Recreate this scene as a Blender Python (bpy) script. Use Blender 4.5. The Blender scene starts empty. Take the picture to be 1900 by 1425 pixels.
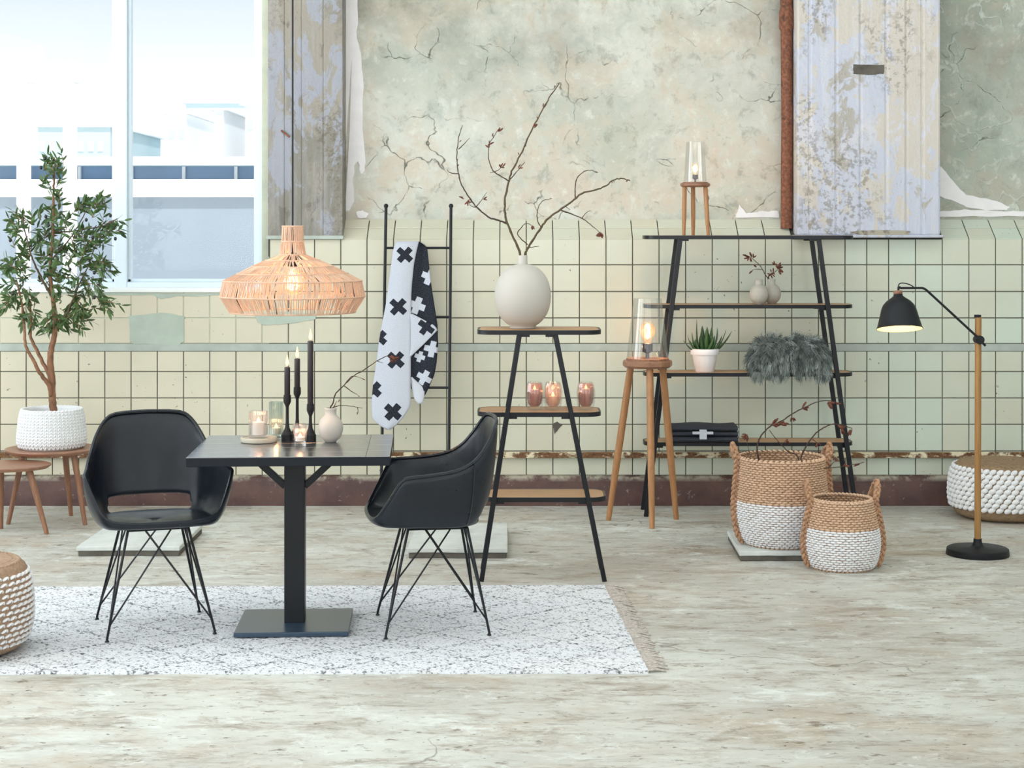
import bpy, math, random
from mathutils import Vector, Matrix
random.seed(7)
R = random.Random(11)
PI = math.pi
SC = bpy.context.scene
COL = SC.collection

# ------------------------------------------------------------------ camera
F, CX, HY, CH = 3200.0, 960.0, 420.0, 1.58      # focal length in px, principal column, horizon row, camera height
cam = bpy.data.cameras.new('camera'); camo = bpy.data.objects.new('camera', cam); COL.objects.link(camo)
cam.sensor_fit = 'HORIZONTAL'; cam.sensor_width = 36.0
cam.lens = F / 1900 * 36.0
cam.shift_x = -10 / 1900; cam.shift_y = -292.5 / 1900
cam.clip_end = 300
camo.location = (0, 0, CH); camo.rotation_euler = (PI / 2, 0, 0)
SC.camera = camo
# ------------------------------------------------------------------ view
SC.view_settings.view_transform = 'Standard'; SC.view_settings.look = 'None'
SC.view_settings.gamma = 1.0; SC.view_settings.use_curve_mapping = False
SC.view_settings.exposure = 0.17
# ------------------------------------------------------------------ sky
w = bpy.data.worlds.new('sky'); SC.world = w; w.use_nodes = True
nt = w.node_tree; nt.nodes.clear()
o = nt.nodes.new('ShaderNodeOutputWorld'); bg = nt.nodes.new('ShaderNodeBackground')
tc = nt.nodes.new('ShaderNodeTexCoord'); sx = nt.nodes.new('ShaderNodeSeparateXYZ')
rp = nt.nodes.new('ShaderNodeValToRGB')
rp.color_ramp.elements[0].position = 0.0; rp.color_ramp.elements[0].color = (1, 1, 1, 1)
rp.color_ramp.elements[1].position = 0.15; rp.color_ramp.elements[1].color = (0.185, 0.213, 0.235, 1)
e = rp.color_ramp.elements.new(0.06); e.color = (0.30, 0.31, 0.32, 1)
nt.links.new(tc.outputs['Generated'], sx.inputs[0]); nt.links.new(sx.outputs['Z'], rp.inputs[0])
nt.links.new(rp.outputs[0], bg.inputs[0]); bg.inputs[1].default_value = 3.5
nt.links.new(bg.outputs[0], o.inputs[0])
# ------------------------------------------------------------------ daylight and added room fill
def sun(energy, elev, azim, ang, col):
    l = bpy.data.lights.new('sun', 'SUN'); l.energy = energy; l.angle = math.radians(ang); l.color = col
    ob = bpy.data.objects.new('sun', l); COL.objects.link(ob)
    d = Vector((math.sin(azim) * math.cos(elev), -math.cos(azim) * math.cos(elev), math.sin(elev)))
    ob.rotation_euler = d.to_track_quat('Z', 'Y').to_euler(); ob.location = (0, 0, 12)
def area(loc, aim, sx_, sy_, energy, col):
    l = bpy.data.lights.new('daylight_fill', 'AREA'); l.shape = 'RECTANGLE'; l.size = sx_; l.size_y = sy_
    l.energy = energy; l.color = col
    ob = bpy.data.objects.new('daylight_fill', l); COL.objects.link(ob); ob.location = loc
    ob.rotation_euler = (-Vector(aim)).to_track_quat('Z', 'Y').to_euler()
sun(2.2, math.radians(48), math.radians(25), 3, (1, 0.97, 0.93))       # hazy sun on the roofs outside
for y_, e_ in ((1.2, 50), (4.2, 75), (7.2, 95)):                         # windows of the left wall
    area((-5.55, y_, 2.35), (1, 0, -0.1), 2.3, 2.6, e_, (0.88, 0.95, 1.0))
for x_ in (-3.7, 0.0, 3.7):                                             # frontal fill added in the unseen front wall's openings, widened to soften shadows
    area((x_, -2.75, 2.5), (0, 1, -0.12), 3.3, 2.9, 46, (0.95, 0.975, 1.0))
for y_, e_ in ((3.4, 34), (6.8, 70)):                                   # overhead fill added under the solid, unseen ceiling; no fixture there
    area((0.2, y_, 4.22), (0, 0, -1), 8.0, 1.7, e_, (0.90, 0.96, 1.0))

# ------------------------------------------------------------------ helpers
def P(px, py, Y): return Vector(((px - CX) * Y / F, Y, CH - (py - HY) * Y / F))
def FY(py, z=0.0): return (CH - z) * F / (py - HY)
ORG = {}
def org(ob): return ORG.get(ob.name, Vector((0, 0, 0)))
def tag(ob, label=None, cat=None, group=None, kind=None):
    if label: ob['label'] = label
    if cat: ob['category'] = cat
    if group: ob['group'] = group
    if kind: ob['kind'] = kind
    return ob
def thing(name, label, cat, loc=(0, 0, 0), rotz=0, group=None):
    ob = bpy.data.objects.new(name, None); COL.objects.link(ob)
    ob.empty_display_size = 0.05
    ob.location = loc; ob.rotation_euler = (0, 0, rotz); ORG[ob.name] = Vector(loc)
    return tag(ob, label, cat, group)
class MB:
    def __init__(s): s.v = []; s.f = []; s.uv = None
    def add(s, vs, fs):
        n = len(s.v); s.v += [Vector(v) for v in vs]; s.f += [tuple(i + n for i in f) for f in fs]; return s
    def box(s, x0, x1, y0, y1, z0, z1):
        return s.add([(x0,y0,z0),(x1,y0,z0),(x1,y1,z0),(x0,y1,z0),(x0,y0,z1),(x1,y0,z1),(x1,y1,z1),(x0,y1,z1)],
                     [(3,2,1,0),(4,5,6,7),(0,1,5,4),(1,2,6,5),(2,3,7,6),(3,0,4,7)])
    def tube(s, pts, rad, n=8, caps=True, roll=0.0):
        pts = [Vector(p) for p in pts]; m = len(pts)
        if not isinstance(rad, (list, tuple)): rad = [rad] * m
        t0 = (pts[1] - pts[0]).normalized()
        up = Vector((0, 0, 1)) if abs(t0.z) < 0.9 else Vector((0, 1, 0))
        nn = t0.cross(up).normalized(); base = len(s.v); vs = []
        for i in range(m):
            if i == 0: t = pts[1] - pts[0]
            elif i == m - 1: t = pts[-1] - pts[-2]
            else: t = (pts[i+1] - pts[i]).normalized() + (pts[i] - pts[i-1]).normalized()
            t = t.normalized() if t.length > 1e-9 else t0
            nn = (nn - t * nn.dot(t))
            nn = nn.normalized() if nn.length > 1e-6 else t.orthogonal().normalized()
            b = t.cross(nn)
            for k in range(n):
                a = 2 * PI * k / n + roll
                vs.append(pts[i] + (nn * math.cos(a) + b * math.sin(a)) * rad[i])
        fs = [(i*n+k, i*n+(k+1)%n, (i+1)*n+(k+1)%n, (i+1)*n+k) for i in range(m-1) for k in range(n)]
        if caps: fs += [tuple(range(n-1, -1, -1)), tuple((m-1)*n+k for k in range(n))]
        return s.add(vs, fs)
    def bar(s, a, b, wx, wy=None, side=None):
        a, b = Vector(a), Vector(b); wy = wy or wx; t = (b - a).normalized()
        sd = Vector(side) if side else (Vector((0, 1, 0)) if abs(t.y) < 0.9 else Vector((1, 0, 0)))
        u = t.cross(sd).normalized(); v = u.cross(t).normalized(); vs = []
        for p in (a, b):
            for (i, j) in ((-1,-1),(1,-1),(1,1),(-1,1)): vs.append(p + u * i * wx / 2 + v * j * wy / 2)
        return s.add(vs, [(3,2,1,0),(4,5,6,7),(0,1,5,4),(1,2,6,5),(2,3,7,6),(3,0,4,7)])
    def lathe(s, prof, n=32, c=(0, 0, 0), sy=1.0, mod=None, cap0=True, cap1=True):
        c = Vector(c); m = len(prof); vs = []
        for (r, z) in prof:
            for k in range(n):
                a = 2 * PI * k / n; q = r * (mod(a, z) if mod else 1)
                vs.append(c + Vector((q * math.cos(a), q * sy * math.sin(a), z)))
        fs = [(i*n+k, i*n+(k+1)%n, (i+1)*n+(k+1)%n, (i+1)*n+k) for i in range(m-1) for k in range(n)]
        if cap0: fs.append(tuple(range(n-1, -1, -1)))
        if cap1: fs.append(tuple((m-1)*n+k for k in range(n)))
        return s.add(vs, fs)
    def prism(s, outl, z0, z1):
        n = len(outl)
        return s.add([(x, y, z0) for x, y in outl] + [(x, y, z1) for x, y in outl],
                     [tuple(range(n-1, -1, -1)), tuple(range(n, 2*n))] + [(k, (k+1)%n, n+(k+1)%n, n+k) for k in range(n)])
    def band(s, outer, inner, z0, z1):
        n = len(outer)
        vs = [(x,y,z0) for x,y in outer]+[(x,y,z1) for x,y in outer]+[(x,y,z1) for x,y in inner]+[(x,y,z0) for x,y in inner]
        fs = []
        for q in range(4):
            for k in range(n): fs.append((q*n+k, q*n+(k+1)%n, ((q+1)%4)*n+(k+1)%n, ((q+1)%4)*n+k))
        return s.add(vs, fs)
    def blob(s, c, ax, ay, az, n=7, m=4):
        c, ax, ay, az = Vector(c), Vector(ax), Vector(ay), Vector(az); vs = [c - az]
        for i in range(1, m):
            th = PI * i / m
            for k in range(n):
                a = 2 * PI * k / n
                vs.append(c - az * math.cos(th) + (ax * math.cos(a) + ay * math.sin(a)) * math.sin(th))
        vs.append(c + az); L = len(vs) - 1; fs = []
        for k in range(n): fs.append((0, 1+(k+1)%n, 1+k))
        for i in range(m-2):
            for k in range(n): fs.append((1+i*n+k, 1+i*n+(k+1)%n, 1+(i+1)*n+(k+1)%n, 1+(i+1)*n+k))
        for k in range(n): fs.append((1+(m-2)*n+k, 1+(m-2)*n+(k+1)%n, L))
        return s.add(vs, fs)
    def grid(s, rows, closed=False):
        m, n = len(rows), len(rows[0]); vs = [p for r in rows for p in r]
        fs = [(i*n+k, i*n+(k+1)%n, (i+1)*n+(k+1)%n, (i+1)*n+k) for i in range(m-1) for k in range(n if closed else n-1)]
        return s.add(vs, fs)
    def tilt(s, c, ang):
        q = Matrix.Rotation(ang, 3, 'X'); c = Vector(c); s.v = [c + q @ (v - c) for v in s.v]; return s
    def build(s, name, mat, parent=None, world=False, smooth=False, angle=40, bevel=0, bseg=2, solid=0, soff=-1, sub=0, loc=None, kind=None, uv=None, label=None):
        off = (org(parent) if parent else Vector((0,0,0))) if world else Vector((0,0,0))
        if loc is not None: off = off + Vector(loc) if world else off
        me = bpy.data.meshes.new(name); me.from_pydata([v - off for v in s.v], [], s.f); me.update()
        for mm in (mat if isinstance(mat, (list, tuple)) else [mat]): me.materials.append(mm)
        if smooth:
            me.polygons.foreach_set('use_smooth', [True] * len(me.polygons))
            if angle < 180: me.set_sharp_from_angle(angle=math.radians(angle))
        if uv:
            ul = me.uv_layers.new(name='UVMap')
            for lp in me.loops: ul.data[lp.index].uv = uv[lp.vertex_index]
        ob = bpy.data.objects.new(name, me); COL.objects.link(ob)
        if parent:
            ob.parent = parent; ORG[ob.name] = org(parent)
        if loc is not None and not parent: ob.location = loc; ORG[ob.name] = Vector(loc)
        if solid:
            q = ob.modifiers.new('solid', 'SOLIDIFY'); q.thickness = solid; q.offset = soff
        if bevel:
            q = ob.modifiers.new('bevel', 'BEVEL'); q.width = bevel; q.segments = bseg; q.limit_method = 'ANGLE'; q.angle_limit = math.radians(40)
        if sub:
            q = ob.modifiers.new('sub', 'SUBSURF'); q.levels = sub; q.render_levels = sub
        if kind: ob['kind'] = kind
        if label: ob['label'] = label
        return ob
def cr(pts, n):                                       # Catmull-Rom resample to n samples
    pts = [Vector(p) for p in pts]; m = len(pts); out = []
    for i in range(n):
        t = i / (n - 1) * (m - 1); k = min(int(t), m - 2); u = t - k
        p0 = pts[max(k-1, 0)]; p1 = pts[k]; p2 = pts[k+1]; p3 = pts[min(k+2, m-1)]
        out.append(0.5 * ((2*p1) + (p2-p0)*u + (2*p0-5*p1+4*p2-p3)*u*u + (3*p1-p0-3*p2+p3)*u*u*u))
    return out
def rrect(x0, x1, y0, y1, r, n=8):
    o = []
    for (cx, cy, a0) in ((x1-r, y0+r, -PI/2), (x1-r, y1-r, 0), (x0+r, y1-r, PI/2), (x0+r, y0+r, PI)):
        for k in range(n+1):
            a = a0 + PI/2*k/n; o.append((cx + r*math.cos(a), cy + r*math.sin(a)))
    return o
def copy_tree(ob, parent=None):
    c = ob.copy(); COL.objects.link(c); ORG[c.name] = org(ob)
    if parent: c.parent = parent
    for ch in [q for q in bpy.data.objects if q.parent == ob]: copy_tree(ch, c)
    return c

# ------------------------------------------------------------------ materials
class NT:
    def __init__(s, name, rough=0.5, metal=0.0, spec=0.5):
        s.m = bpy.data.materials.new(name); s.m.use_nodes = True; s.t = s.m.node_tree
        s.b = s.t.nodes['Principled BSDF']; s.b.inputs['Roughness'].default_value = rough
        s.b.inputs['Metallic'].default_value = metal; s.b.inputs['Specular IOR Level'].default_value = spec
        s._c = None
    def nd(s, ty, **kw):
        n = s.t.nodes.new(ty)
        for k, v in kw.items(): setattr(n, k, v)
        return n
    def lk(s, a, b): s.t.links.new(a, b)
    def put(s, sock, v):
        if hasattr(v, 'is_output'): s.lk(v, sock)
        elif v is not None:
            sock.default_value = (tuple(v) + (1,))[:4] if (hasattr(v, '__len__') and len(sock.default_value) == 4) else v
    def co(s, sc=(1, 1, 1), which='Object', rot=(0, 0, 0)):
        if not s._c: s._c = s.nd('ShaderNodeTexCoord')
        mp = s.nd('ShaderNodeMapping'); mp.inputs['Scale'].default_value = sc; mp.inputs['Rotation'].default_value = rot
        s.lk(s._c.outputs[which], mp.inputs[0]); return mp.outputs[0]
    def noise(s, scale, detail=4, rough=0.55, vec=None, dist=0.0):
        n = s.nd('ShaderNodeTexNoise'); n.inputs['Scale'].default_value = scale; n.inputs['Detail'].default_value = detail
        n.inputs['Roughness'].default_value = rough; n.inputs['Distortion'].default_value = dist
        s.lk(vec if vec else s.co(), n.inputs['Vector']); return n.outputs[0]
    def voro(s, scale, vec=None, feature='F1', rnd=1.0):
        n = s.nd('ShaderNodeTexVoronoi', feature=feature); n.inputs['Scale'].default_value = scale
        n.inputs['Randomness'].default_value = rnd
        s.lk(vec if vec else s.co(), n.inputs['Vector']); return n.outputs['Distance']
    def warp(s, vec, scale, amt):
        n = s.nd('ShaderNodeTexNoise'); n.inputs['Scale'].default_value = scale; n.inputs['Detail'].default_value = 3
        s.lk(vec, n.inputs['Vector'])
        a = s.nd('ShaderNodeVectorMath', operation='MULTIPLY_ADD')
        s.lk(n.outputs['Color'], a.inputs[0]); a.inputs[1].default_value = (amt,)*3; s.lk(vec, a.inputs[2]); return a.outputs[0]
    def ramp(s, fac, stops):
        r = s.nd('ShaderNodeValToRGB'); el = r.color_ramp.elements
        while len(el) < len(stops): el.new(0.5)
        for q, (p, c) in zip(el, stops):
            q.position = p; q.color = (c, c, c, 1) if not hasattr(c, '__len__') else tuple(c) + (1,)
        s.lk(fac, r.inputs[0]); return r.outputs[0]
    def mix(s, fac, a, b, bt='MIX'):
        n = s.nd('ShaderNodeMix', data_type='RGBA', blend_type=bt)
        s.put(n.inputs[0], fac); s.put(n.inputs[6], a); s.put(n.inputs[7], b); return n.outputs[2]
    def math(s, op, a, b=0.0, c=None):
        n = s.nd('ShaderNodeMath', operation=op); s.put(n.inputs[0], a); s.put(n.inputs[1], b)
        if c is not None: s.put(n.inputs[2], c)
        return n.outputs[0]
    def sep(s, vec):
        n = s.nd('ShaderNodeSeparateXYZ'); s.lk(vec, n.inputs[0]); return n.outputs
    def col(s, c): s.put(s.b.inputs['Base Color'], c); return s
    def rough(s, v): s.put(s.b.inputs['Roughness'], v); return s
    def bump(s, h, st=0.3, d=0.01):
        n = s.nd('ShaderNodeBump'); n.inputs['Strength'].default_value = st; n.inputs['Distance'].default_value = d
        s.lk(h, n.inputs['Height']); s.lk(n.outputs[0], s.b.inputs['Normal']); return s
def C(h):                                              # sRGB hex to linear
    v = [int(h[i:i+2], 16) / 255 for i in (0, 2, 4)]
    return tuple(x / 12.92 if x <= 0.04045 else ((x + 0.055) / 1.055) ** 2.4 for x in v)
def plain(name, c, rough=0.5, metal=0, var=0.12, vs=30, bump=0, bs=200, spec=0.5, darker=0.75, coat=0):
    n = NT(name, rough, metal, spec); n.b.inputs['Coat Weight'].default_value = coat; n.b.inputs['Coat Roughness'].default_value = 0.28; c = C(c) if isinstance(c, str) else c
    d = tuple(x * darker for x in c)
    n.col(n.mix(n.ramp(n.noise(vs, 4), [(0.35, 0.0), (0.7, 1.0)]), c, tuple(a*(1-var)+b*var for a, b in zip(c, d))) if var else c)
    if bump: n.bump(n.noise(bs, 3), bump, 0.002)
    return n.m
def wood(name, c1, c2, rough=0.5, axis='X', sc=1.0, coat=0):
    n = NT(name, rough); n.b.inputs['Coat Weight'].default_value = coat; n.b.inputs['Coat Roughness'].default_value = 0.2; n.b.inputs['Coat IOR'].default_value = 3.0; st = {'X': (1.2, 16, 16), 'Y': (16, 1.2, 16), 'Z': (16, 16, 1.2)}[axis]
    v = n.co(tuple(q*sc for q in st)); g = n.noise(3.2, 6, 0.65, n.warp(v, 0.8, 0.6))
    fine = n.noise(14, 3, 0.6, v)
    oi = n.nd('ShaderNodeObjectInfo'); rnd = oi.outputs['Random']
    base = n.mix(n.ramp(g, [(0.3, 0.0), (0.72, 1.0)]), C(c1), C(c2))
    base = n.mix(n.math('MULTIPLY', rnd, 0.25), base, C(c2))
    n.col(n.mix(n.ramp(fine, [(0.52, 0.0), (0.75, 0.45)]), base, tuple(q*0.45 for q in C(c2))))
    n.bump(g, 0.15, 0.002)
    if coat: n.lk(n.b.inputs['Normal'].links[0].from_socket, n.b.inputs['Coat Normal'])
    return n.m
def glass(name, tint=(1, 1, 1), refl=0.10, rough=0.02, dens=0.0, col=(1, 1, 1)):
    n = NT(name); n.t.nodes.remove(n.b); out = [q for q in n.t.nodes if q.type == 'OUTPUT_MATERIAL'][0]
    tr = n.nd('ShaderNodeBsdfTransparent'); tr.inputs[0].default_value = tuple(tint) + (1,)
    gl = n.nd('ShaderNodeBsdfGlossy'); gl.inputs['Roughness'].default_value = rough
    lw = n.nd('ShaderNodeLayerWeight'); lw.inputs[0].default_value = 0.35
    mr = n.nd('ShaderNodeMapRange'); mr.inputs[3].default_value = refl * 0.5; mr.inputs[4].default_value = min(1, refl * 4)
    n.lk(lw.outputs['Fresnel'], mr.inputs[0])
    mx = n.nd('ShaderNodeMixShader'); n.lk(mr.outputs[0], mx.inputs[0]); n.lk(tr.outputs[0], mx.inputs[1]); n.lk(gl.outputs[0], mx.inputs[2])
    last = mx.outputs[0]
    if dens:
        df = n.nd('ShaderNodeBsdfTranslucent'); df.inputs[0].default_value = tuple(col) + (1,)
        m2 = n.nd('ShaderNodeMixShader'); m2.inputs[0].default_value = dens
        n.lk(last, m2.inputs[1]); n.lk(df.outputs[0], m2.inputs[2]); last = m2.outputs[0]
    n.lk(last, out.inputs[0]); return n.m
def emit(name, c, st):
    n = NT(name); n.b.inputs['Base Color'].default_value = (0, 0, 0, 1)
    n.b.inputs['Emission Color'].default_value = tuple(c) + (1,); n.b.inputs['Emission Strength'].default_value = st; return n.m

M = {}
# floor: old screed, pale green-grey with beige stains, trowel streaks, hairline cracks
n = NT('old_concrete_floor', 0.55, spec=0.35); v = n.co()
a = n.noise(1.1, 6, 0.62, n.warp(v, 1.2, 0.6)); b = n.noise(2.1, 7, 0.68, n.warp(n.co((0.8, 1.2, 1)), 2.0, 0.5))
c_ = n.mix(n.ramp(a, [(0.36, 0.0), (0.62, 1.0)]), C('B6B4AC'), C('CED0C9'))
c_ = n.mix(n.ramp(b, [(0.50, 0.0), (0.68, 0.75)]), c_, C('B3A38F'))
st = n.noise(3.4, 9, 0.75, n.warp(n.co((0.7, 1.3, 1)), 4.0, 0.3))
c_ = n.mix(n.ramp(st, [(0.52, 0.0), (0.66, 0.75)]), c_, C('8B7D6B'))
wp = n.noise(4.5, 8, 0.74, n.warp(n.co((0.8, 1.2, 1)), 3.0, 0.7))
c_ = n.mix(n.ramp(wp, [(0.55, 0.0), (0.66, 0.65)]), c_, C('E6ECE9'))
c_ = n.mix(n.ramp(wp, [(0.30, 0.5), (0.40, 0.0)]), c_, C('9A9182'))
sp = n.noise(13, 6, 0.7, n.co((0.7, 1.2, 1)))
c_ = n.mix(n.ramp(sp, [(0.60, 0.0), (0.66, 0.8)]), c_, C('6C5C4B'))
pk = n.noise(34, 3, 0.6, n.co((0.7, 1.1, 1))); c_ = n.mix(n.ramp(pk, [(0.66, 0.0), (0.70, 0.85)]), c_, C('5A4A3A'))
arc = n.voro(9.0, n.warp(n.co((1, 1, 1)), 3.0, 0.25)); am = n.ramp(arc, [(0.34, 0.0), (0.37, 1.0), (0.40, 0.0)])
c_ = n.mix(n.math('MULTIPLY', am, n.ramp(n.noise(1.6, 3), [(0.54, 0.0), (0.62, 0.22)])), c_, C('EFF3F0'))
scr = n.noise(11, 9, 0.8, n.warp(n.co((0.45, 1.5, 1)), 6.0, 0.12)); c_ = n.mix(n.ramp(scr, [(0.53, 0.0), (0.64, 0.7)]), c_, C('85796B')); c_ = n.mix(n.ramp(scr, [(0.34, 0.55), (0.45, 0.0)]), c_, C('DFE4DF'))
ck = n.voro(0.42, n.warp(v, 3.0, 0.7), 'DISTANCE_TO_EDGE'); ckm = n.ramp(ck, [(0.0, 1.0), (0.0035, 0.0)])
ckm = n.math('MULTIPLY', ckm, n.ramp(n.noise(0.9, 2), [(0.5, 0.0), (0.6, 0.7)]))
n.col(n.mix(ckm, c_, C('5F574C')))
n.rough(n.ramp(a, [(0.3, 0.42), (0.7, 0.62)]))
n.bump(n.math('ADD', n.noise(60, 4, 0.6, n.co((0.5, 1.4, 1))), n.math('MULTIPLY', wp, 1.5)), 0.3, 0.004); M['floor'] = n.m
# plaster above the dado
def plaster(name, hexes, worm):
    n = NT(name, 0.85, spec=0.2); v = n.co()
    a = n.noise(1.3, 7, 0.62, n.warp(v, 1.5, 0.8)); b = n.noise(2.6, 8, 0.7, n.warp(v, 2.2, 0.6)); d = n.noise(9, 8, 0.74, n.warp(v, 5, 0.12))
    c_ = n.mix(n.ramp(a, [(0.40, 0.0), (0.58, 1.0)]), C(hexes[0]), C(hexes[1]))
    c_ = n.mix(n.ramp(b, [(0.47, 0.0), (0.60, 0.9)]), c_, C(hexes[2]))
    c_ = n.mix(n.ramp(b, [(0.30, 0.8), (0.43, 0.0)]), c_, C(hexes[3]))
    c_ = n.mix(n.ramp(d, [(0.54, 0.0), (0.65, 0.5)]), c_, C('898B80'))
    c_ = n.mix(n.ramp(d, [(0.34, 0.65), (0.45, 0.0)]), c_, C('DDE0D8'))
    zz = n.sep(v)[2]
    top_shade = n.math('MULTIPLY', n.ramp(n.noise(1.1, 7, 0.66), [(0.44, 0.0), (0.62, 1.0)]), n.ramp(n.math('MULTIPLY', zz, 0.33), [(0.70, 0.0), (0.93, 0.7)]))
    c_ = n.mix(top_shade, c_, C('7F8278'))  # vignette and ceiling shade put into the plaster colour, patchy toward the top
    ck = n.voro(3.2, n.warp(n.warp(v, 3.0, 0.35), 14, 0.05), 'DISTANCE_TO_EDGE'); cm = n.ramp(ck, [(0.0, 1.0), (0.012, 0.0)])
    cm = n.math('MULTIPLY', cm, n.ramp(n.noise(2.3, 4, 0.6), [(0.49, 0.0), (0.57, 0.9)]))
    cm = n.math('MULTIPLY', cm, n.ramp(n.noise(12, 3, 0.6), [(0.40, 0.0), (0.55, 1.0)]))
    c_ = n.mix(cm, c_, C('4A4D46'))
    h = n.math('ADD', n.math('MULTIPLY', d, 0.8), n.math('MULTIPLY', cm, -1.0))
    if worm:
        w_ = n.voro(8, n.warp(n.warp(v, 6, 0.30), 14, 0.06), 'SMOOTH_F1'); wm = n.ramp(w_, [(0.26, 0.0), (0.33, 1.0), (0.40, 0.0)])
        wm = n.math('MULTIPLY', wm, n.ramp(n.noise(2.0, 3), [(0.42, 0.0), (0.54, 1.0)]))
        c_ = n.mix(n.math('MULTIPLY', wm, 0.6), c_, C('DDE5DC')); h = n.math('ADD', h, n.math('MULTIPLY', wm, 1.5))
    n.col(c_); n.bump(h, 0.5, 0.015); return n.m
M['plaster'] = plaster('weathered_plaster', ('BABEB3', 'CFD1C8', 'CBC2B3', 'AEB6AF'), False)
M['plaster_worm'] = plaster('blistered_plaster', ('A6AFA3', 'BAC2B7', 'B5B2A4', '98A499'), True)
M['plaster_white'] = plain('white_filler_plaster', 'F0EEF0', 0.85, var=0.5, vs=12, bump=0.4, bs=40, darker=0.85)
M['plaster_patch'] = plain('grey_green_filler', 'B9C6BA', 0.8, var=0.7, vs=7, bump=0.3, bs=60, darker=0.8)
def concrete(name, hexes, spots, zfreq):
    n = NT(name, 0.85, spec=0.2); v = n.co((1, 1, zfreq))
    a = n.noise(2.2, 7, 0.66, n.warp(v, 2.5, 0.5)); b = n.noise(3.4, 8, 0.7, n.warp(v, 4.5, 0.3)); d = n.noise(34, 5, 0.72, n.co())
    s_ = n.noise(3.0, 5, 0.6, n.co((6, 1, 0.35)))
    c_ = n.mix(n.ramp(a, [(0.44, 0.0), (0.50, 1.0)]), C(hexes[0]), C(hexes[1]))
    c_ = n.mix(n.ramp(b, [(0.525, 0.0), (0.55, 0.9)]), c_, C(hexes[2]))
    c_ = n.mix(n.ramp(b, [(0.41, 0.9), (0.435, 0.0)]), c_, C(hexes[3]))
    c_ = n.mix(n.ramp(s_, [(0.5, 0.0), (0.68, 0.45)]), c_, C(hexes[4]))
    rg = n.math('MULTIPLY', n.ramp(n.noise(1.9, 4, 0.55, n.co((2.2, 1, 0.8))), [(0.50, 0.0), (0.60, 1.0)]), n.ramp(d, [(0.50, 0.0), (0.57, spots)]))
    c_ = n.mix(rg, c_, C('6F6656'))
    n.col(c_); n.bump(n.math('ADD', d, n.math('MULTIPLY', b, 2.5)), 0.6, 0.01); return n.m
M['pier_left'] = concrete('bare_concrete_pillar', ('8A877F', '9B968C', '9EA2AE', '7A766E', 'AAAAAE'), 0.6, 0.5)
M['pier_right'] = concrete('whitewashed_pillar', ('D0D0D8', 'C5CAD9', 'CFC8BD', 'B2ADA3', 'DADADE'), 0.5, 0.6)
# glazed wall tile, each with its own tint; chips from fine noise
n = NT('glazed_tile', 0.32, spec=0.45); oi = n.nd('ShaderNodeObjectInfo')
xx = n.sep(oi.outputs['Location'])[0]
c_ = n.mix(n.ramp(n.math('MULTIPLY_ADD', xx, 0.17, 0.5), [(0.12, 0.0), (0.45, 0.35), (0.85, 1.0)]), C('D9D2BC'), C('CAD7CA'))
c_ = n.mix(n.math('MULTIPLY', oi.outputs['Random'], 0.55), c_, C('D0C9B4'))
pv = n.nd('ShaderNodeNewGeometry').outputs['Position']
c_ = n.mix(n.ramp(n.noise(2.2, 4, 0.6, pv), [(0.45, 0.0), (0.75, 0.4)]), c_, C('BEBEAB'))
chip = n.math('MULTIPLY', n.ramp(n.noise(42, 3, 0.6, pv), [(0.69, 0.0), (0.715, 1.0)]), n.ramp(n.noise(3.1, 2, 0.5, pv), [(0.52, 0.0), (0.6, 1.0)]))
n.col(n.mix(chip, c_, C('6D6A58'))); n.bump(n.noise(6, 2, 0.5, pv), 0.06, 0.01); M['tile'] = n.m
M['grout'] = plain('dark_grout', '54534A', 0.95, var=0.5, vs=14)
M['grout_pale'] = plain('pale_grout', 'C9CDBB', 0.9, var=0.6, vs=9, darker=0.7)
n = NT('red_brown_skirting_paint', 0.55); v = n.co()
c_ = n.mix(n.ramp(n.noise(5, 6, 0.65), [(0.4, 0.0), (0.65, 1.0)]), C('4C3432'), C('63463F'))
c_ = n.mix(n.ramp(n.noise(26, 4, 0.7), [(0.63, 0.0), (0.7, 0.8)]), c_, C('8D8176'))
zr = n.sep(v)[2]
n.col(n.mix(n.math('MULTIPLY', n.ramp(n.noise(9, 5, 0.7), [(0.42, 0.0), (0.55, 1.0)]), n.ramp(n.math('MULTIPLY', zr, 5.0), [(0.68, 0.0), (0.80, 1.0)])), c_, C('A9A393')))
n.bump(n.noise(30, 5), 0.3, 0.005); M['skirt'] = n.m
def rust(name, a, b, c2, lo, hi, sc=(1, 1, 1)):
    n = NT(name, 0.8); q = n.noise(16, 6, 0.7, n.warp(n.co(sc), 6, 0.1)); f = n.noise(60, 4, 0.7)
    c_ = n.mix(n.ramp(f, [(0.4, 0.0), (0.65, 1.0)]), C(a), C(b))
    n.col(n.mix(n.ramp(q, [(lo, 0.0), (hi, 1.0)]), c_, C(c2))); n.bump(n.math('ADD', q, f), 0.6, 0.006); return n.m
M['rail'] = rust('rusty_painted_rail', '5E3F2B', '8A6440', 'E2D9BC', 0.50, 0.56, (0.6, 1, 1))
M['rustpipe'] = rust('rusty_pipe', '6B4330', '946049', '4A3226', 0.56, 0.66)
M['band'] = plain('grey_cement_band', 'B7C0B8', 0.85, var=0.8, vs=10, bump=0.4, bs=70, darker=0.78)
M['white'] = plain('white_window_paint', 'DCEAF4', 0.4, var=0.2, vs=6, darker=0.9)
M['sill'] = plain('white_sill_paint', 'F2F6F6', 0.4, var=0.1)
M['room'] = plain('white_limewash', 'E6E6E0', 0.9, var=0.2, vs=2)
M['pane'] = glass('window_glass', (0.985, 0.995, 1.0), 0.012)
M['ext_wall'] = plain('grey_blue_render', '98A3AE', 0.8, var=0.3, vs=1.2)
M['ext_white'] = plain('white_render', 'FAFBFC', 0.8, var=0.05, vs=1)
M['ext_pale'] = plain('pale_far_render', 'D2E3E8', 0.8, var=0.2, vs=0.5, darker=0.93)
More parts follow.
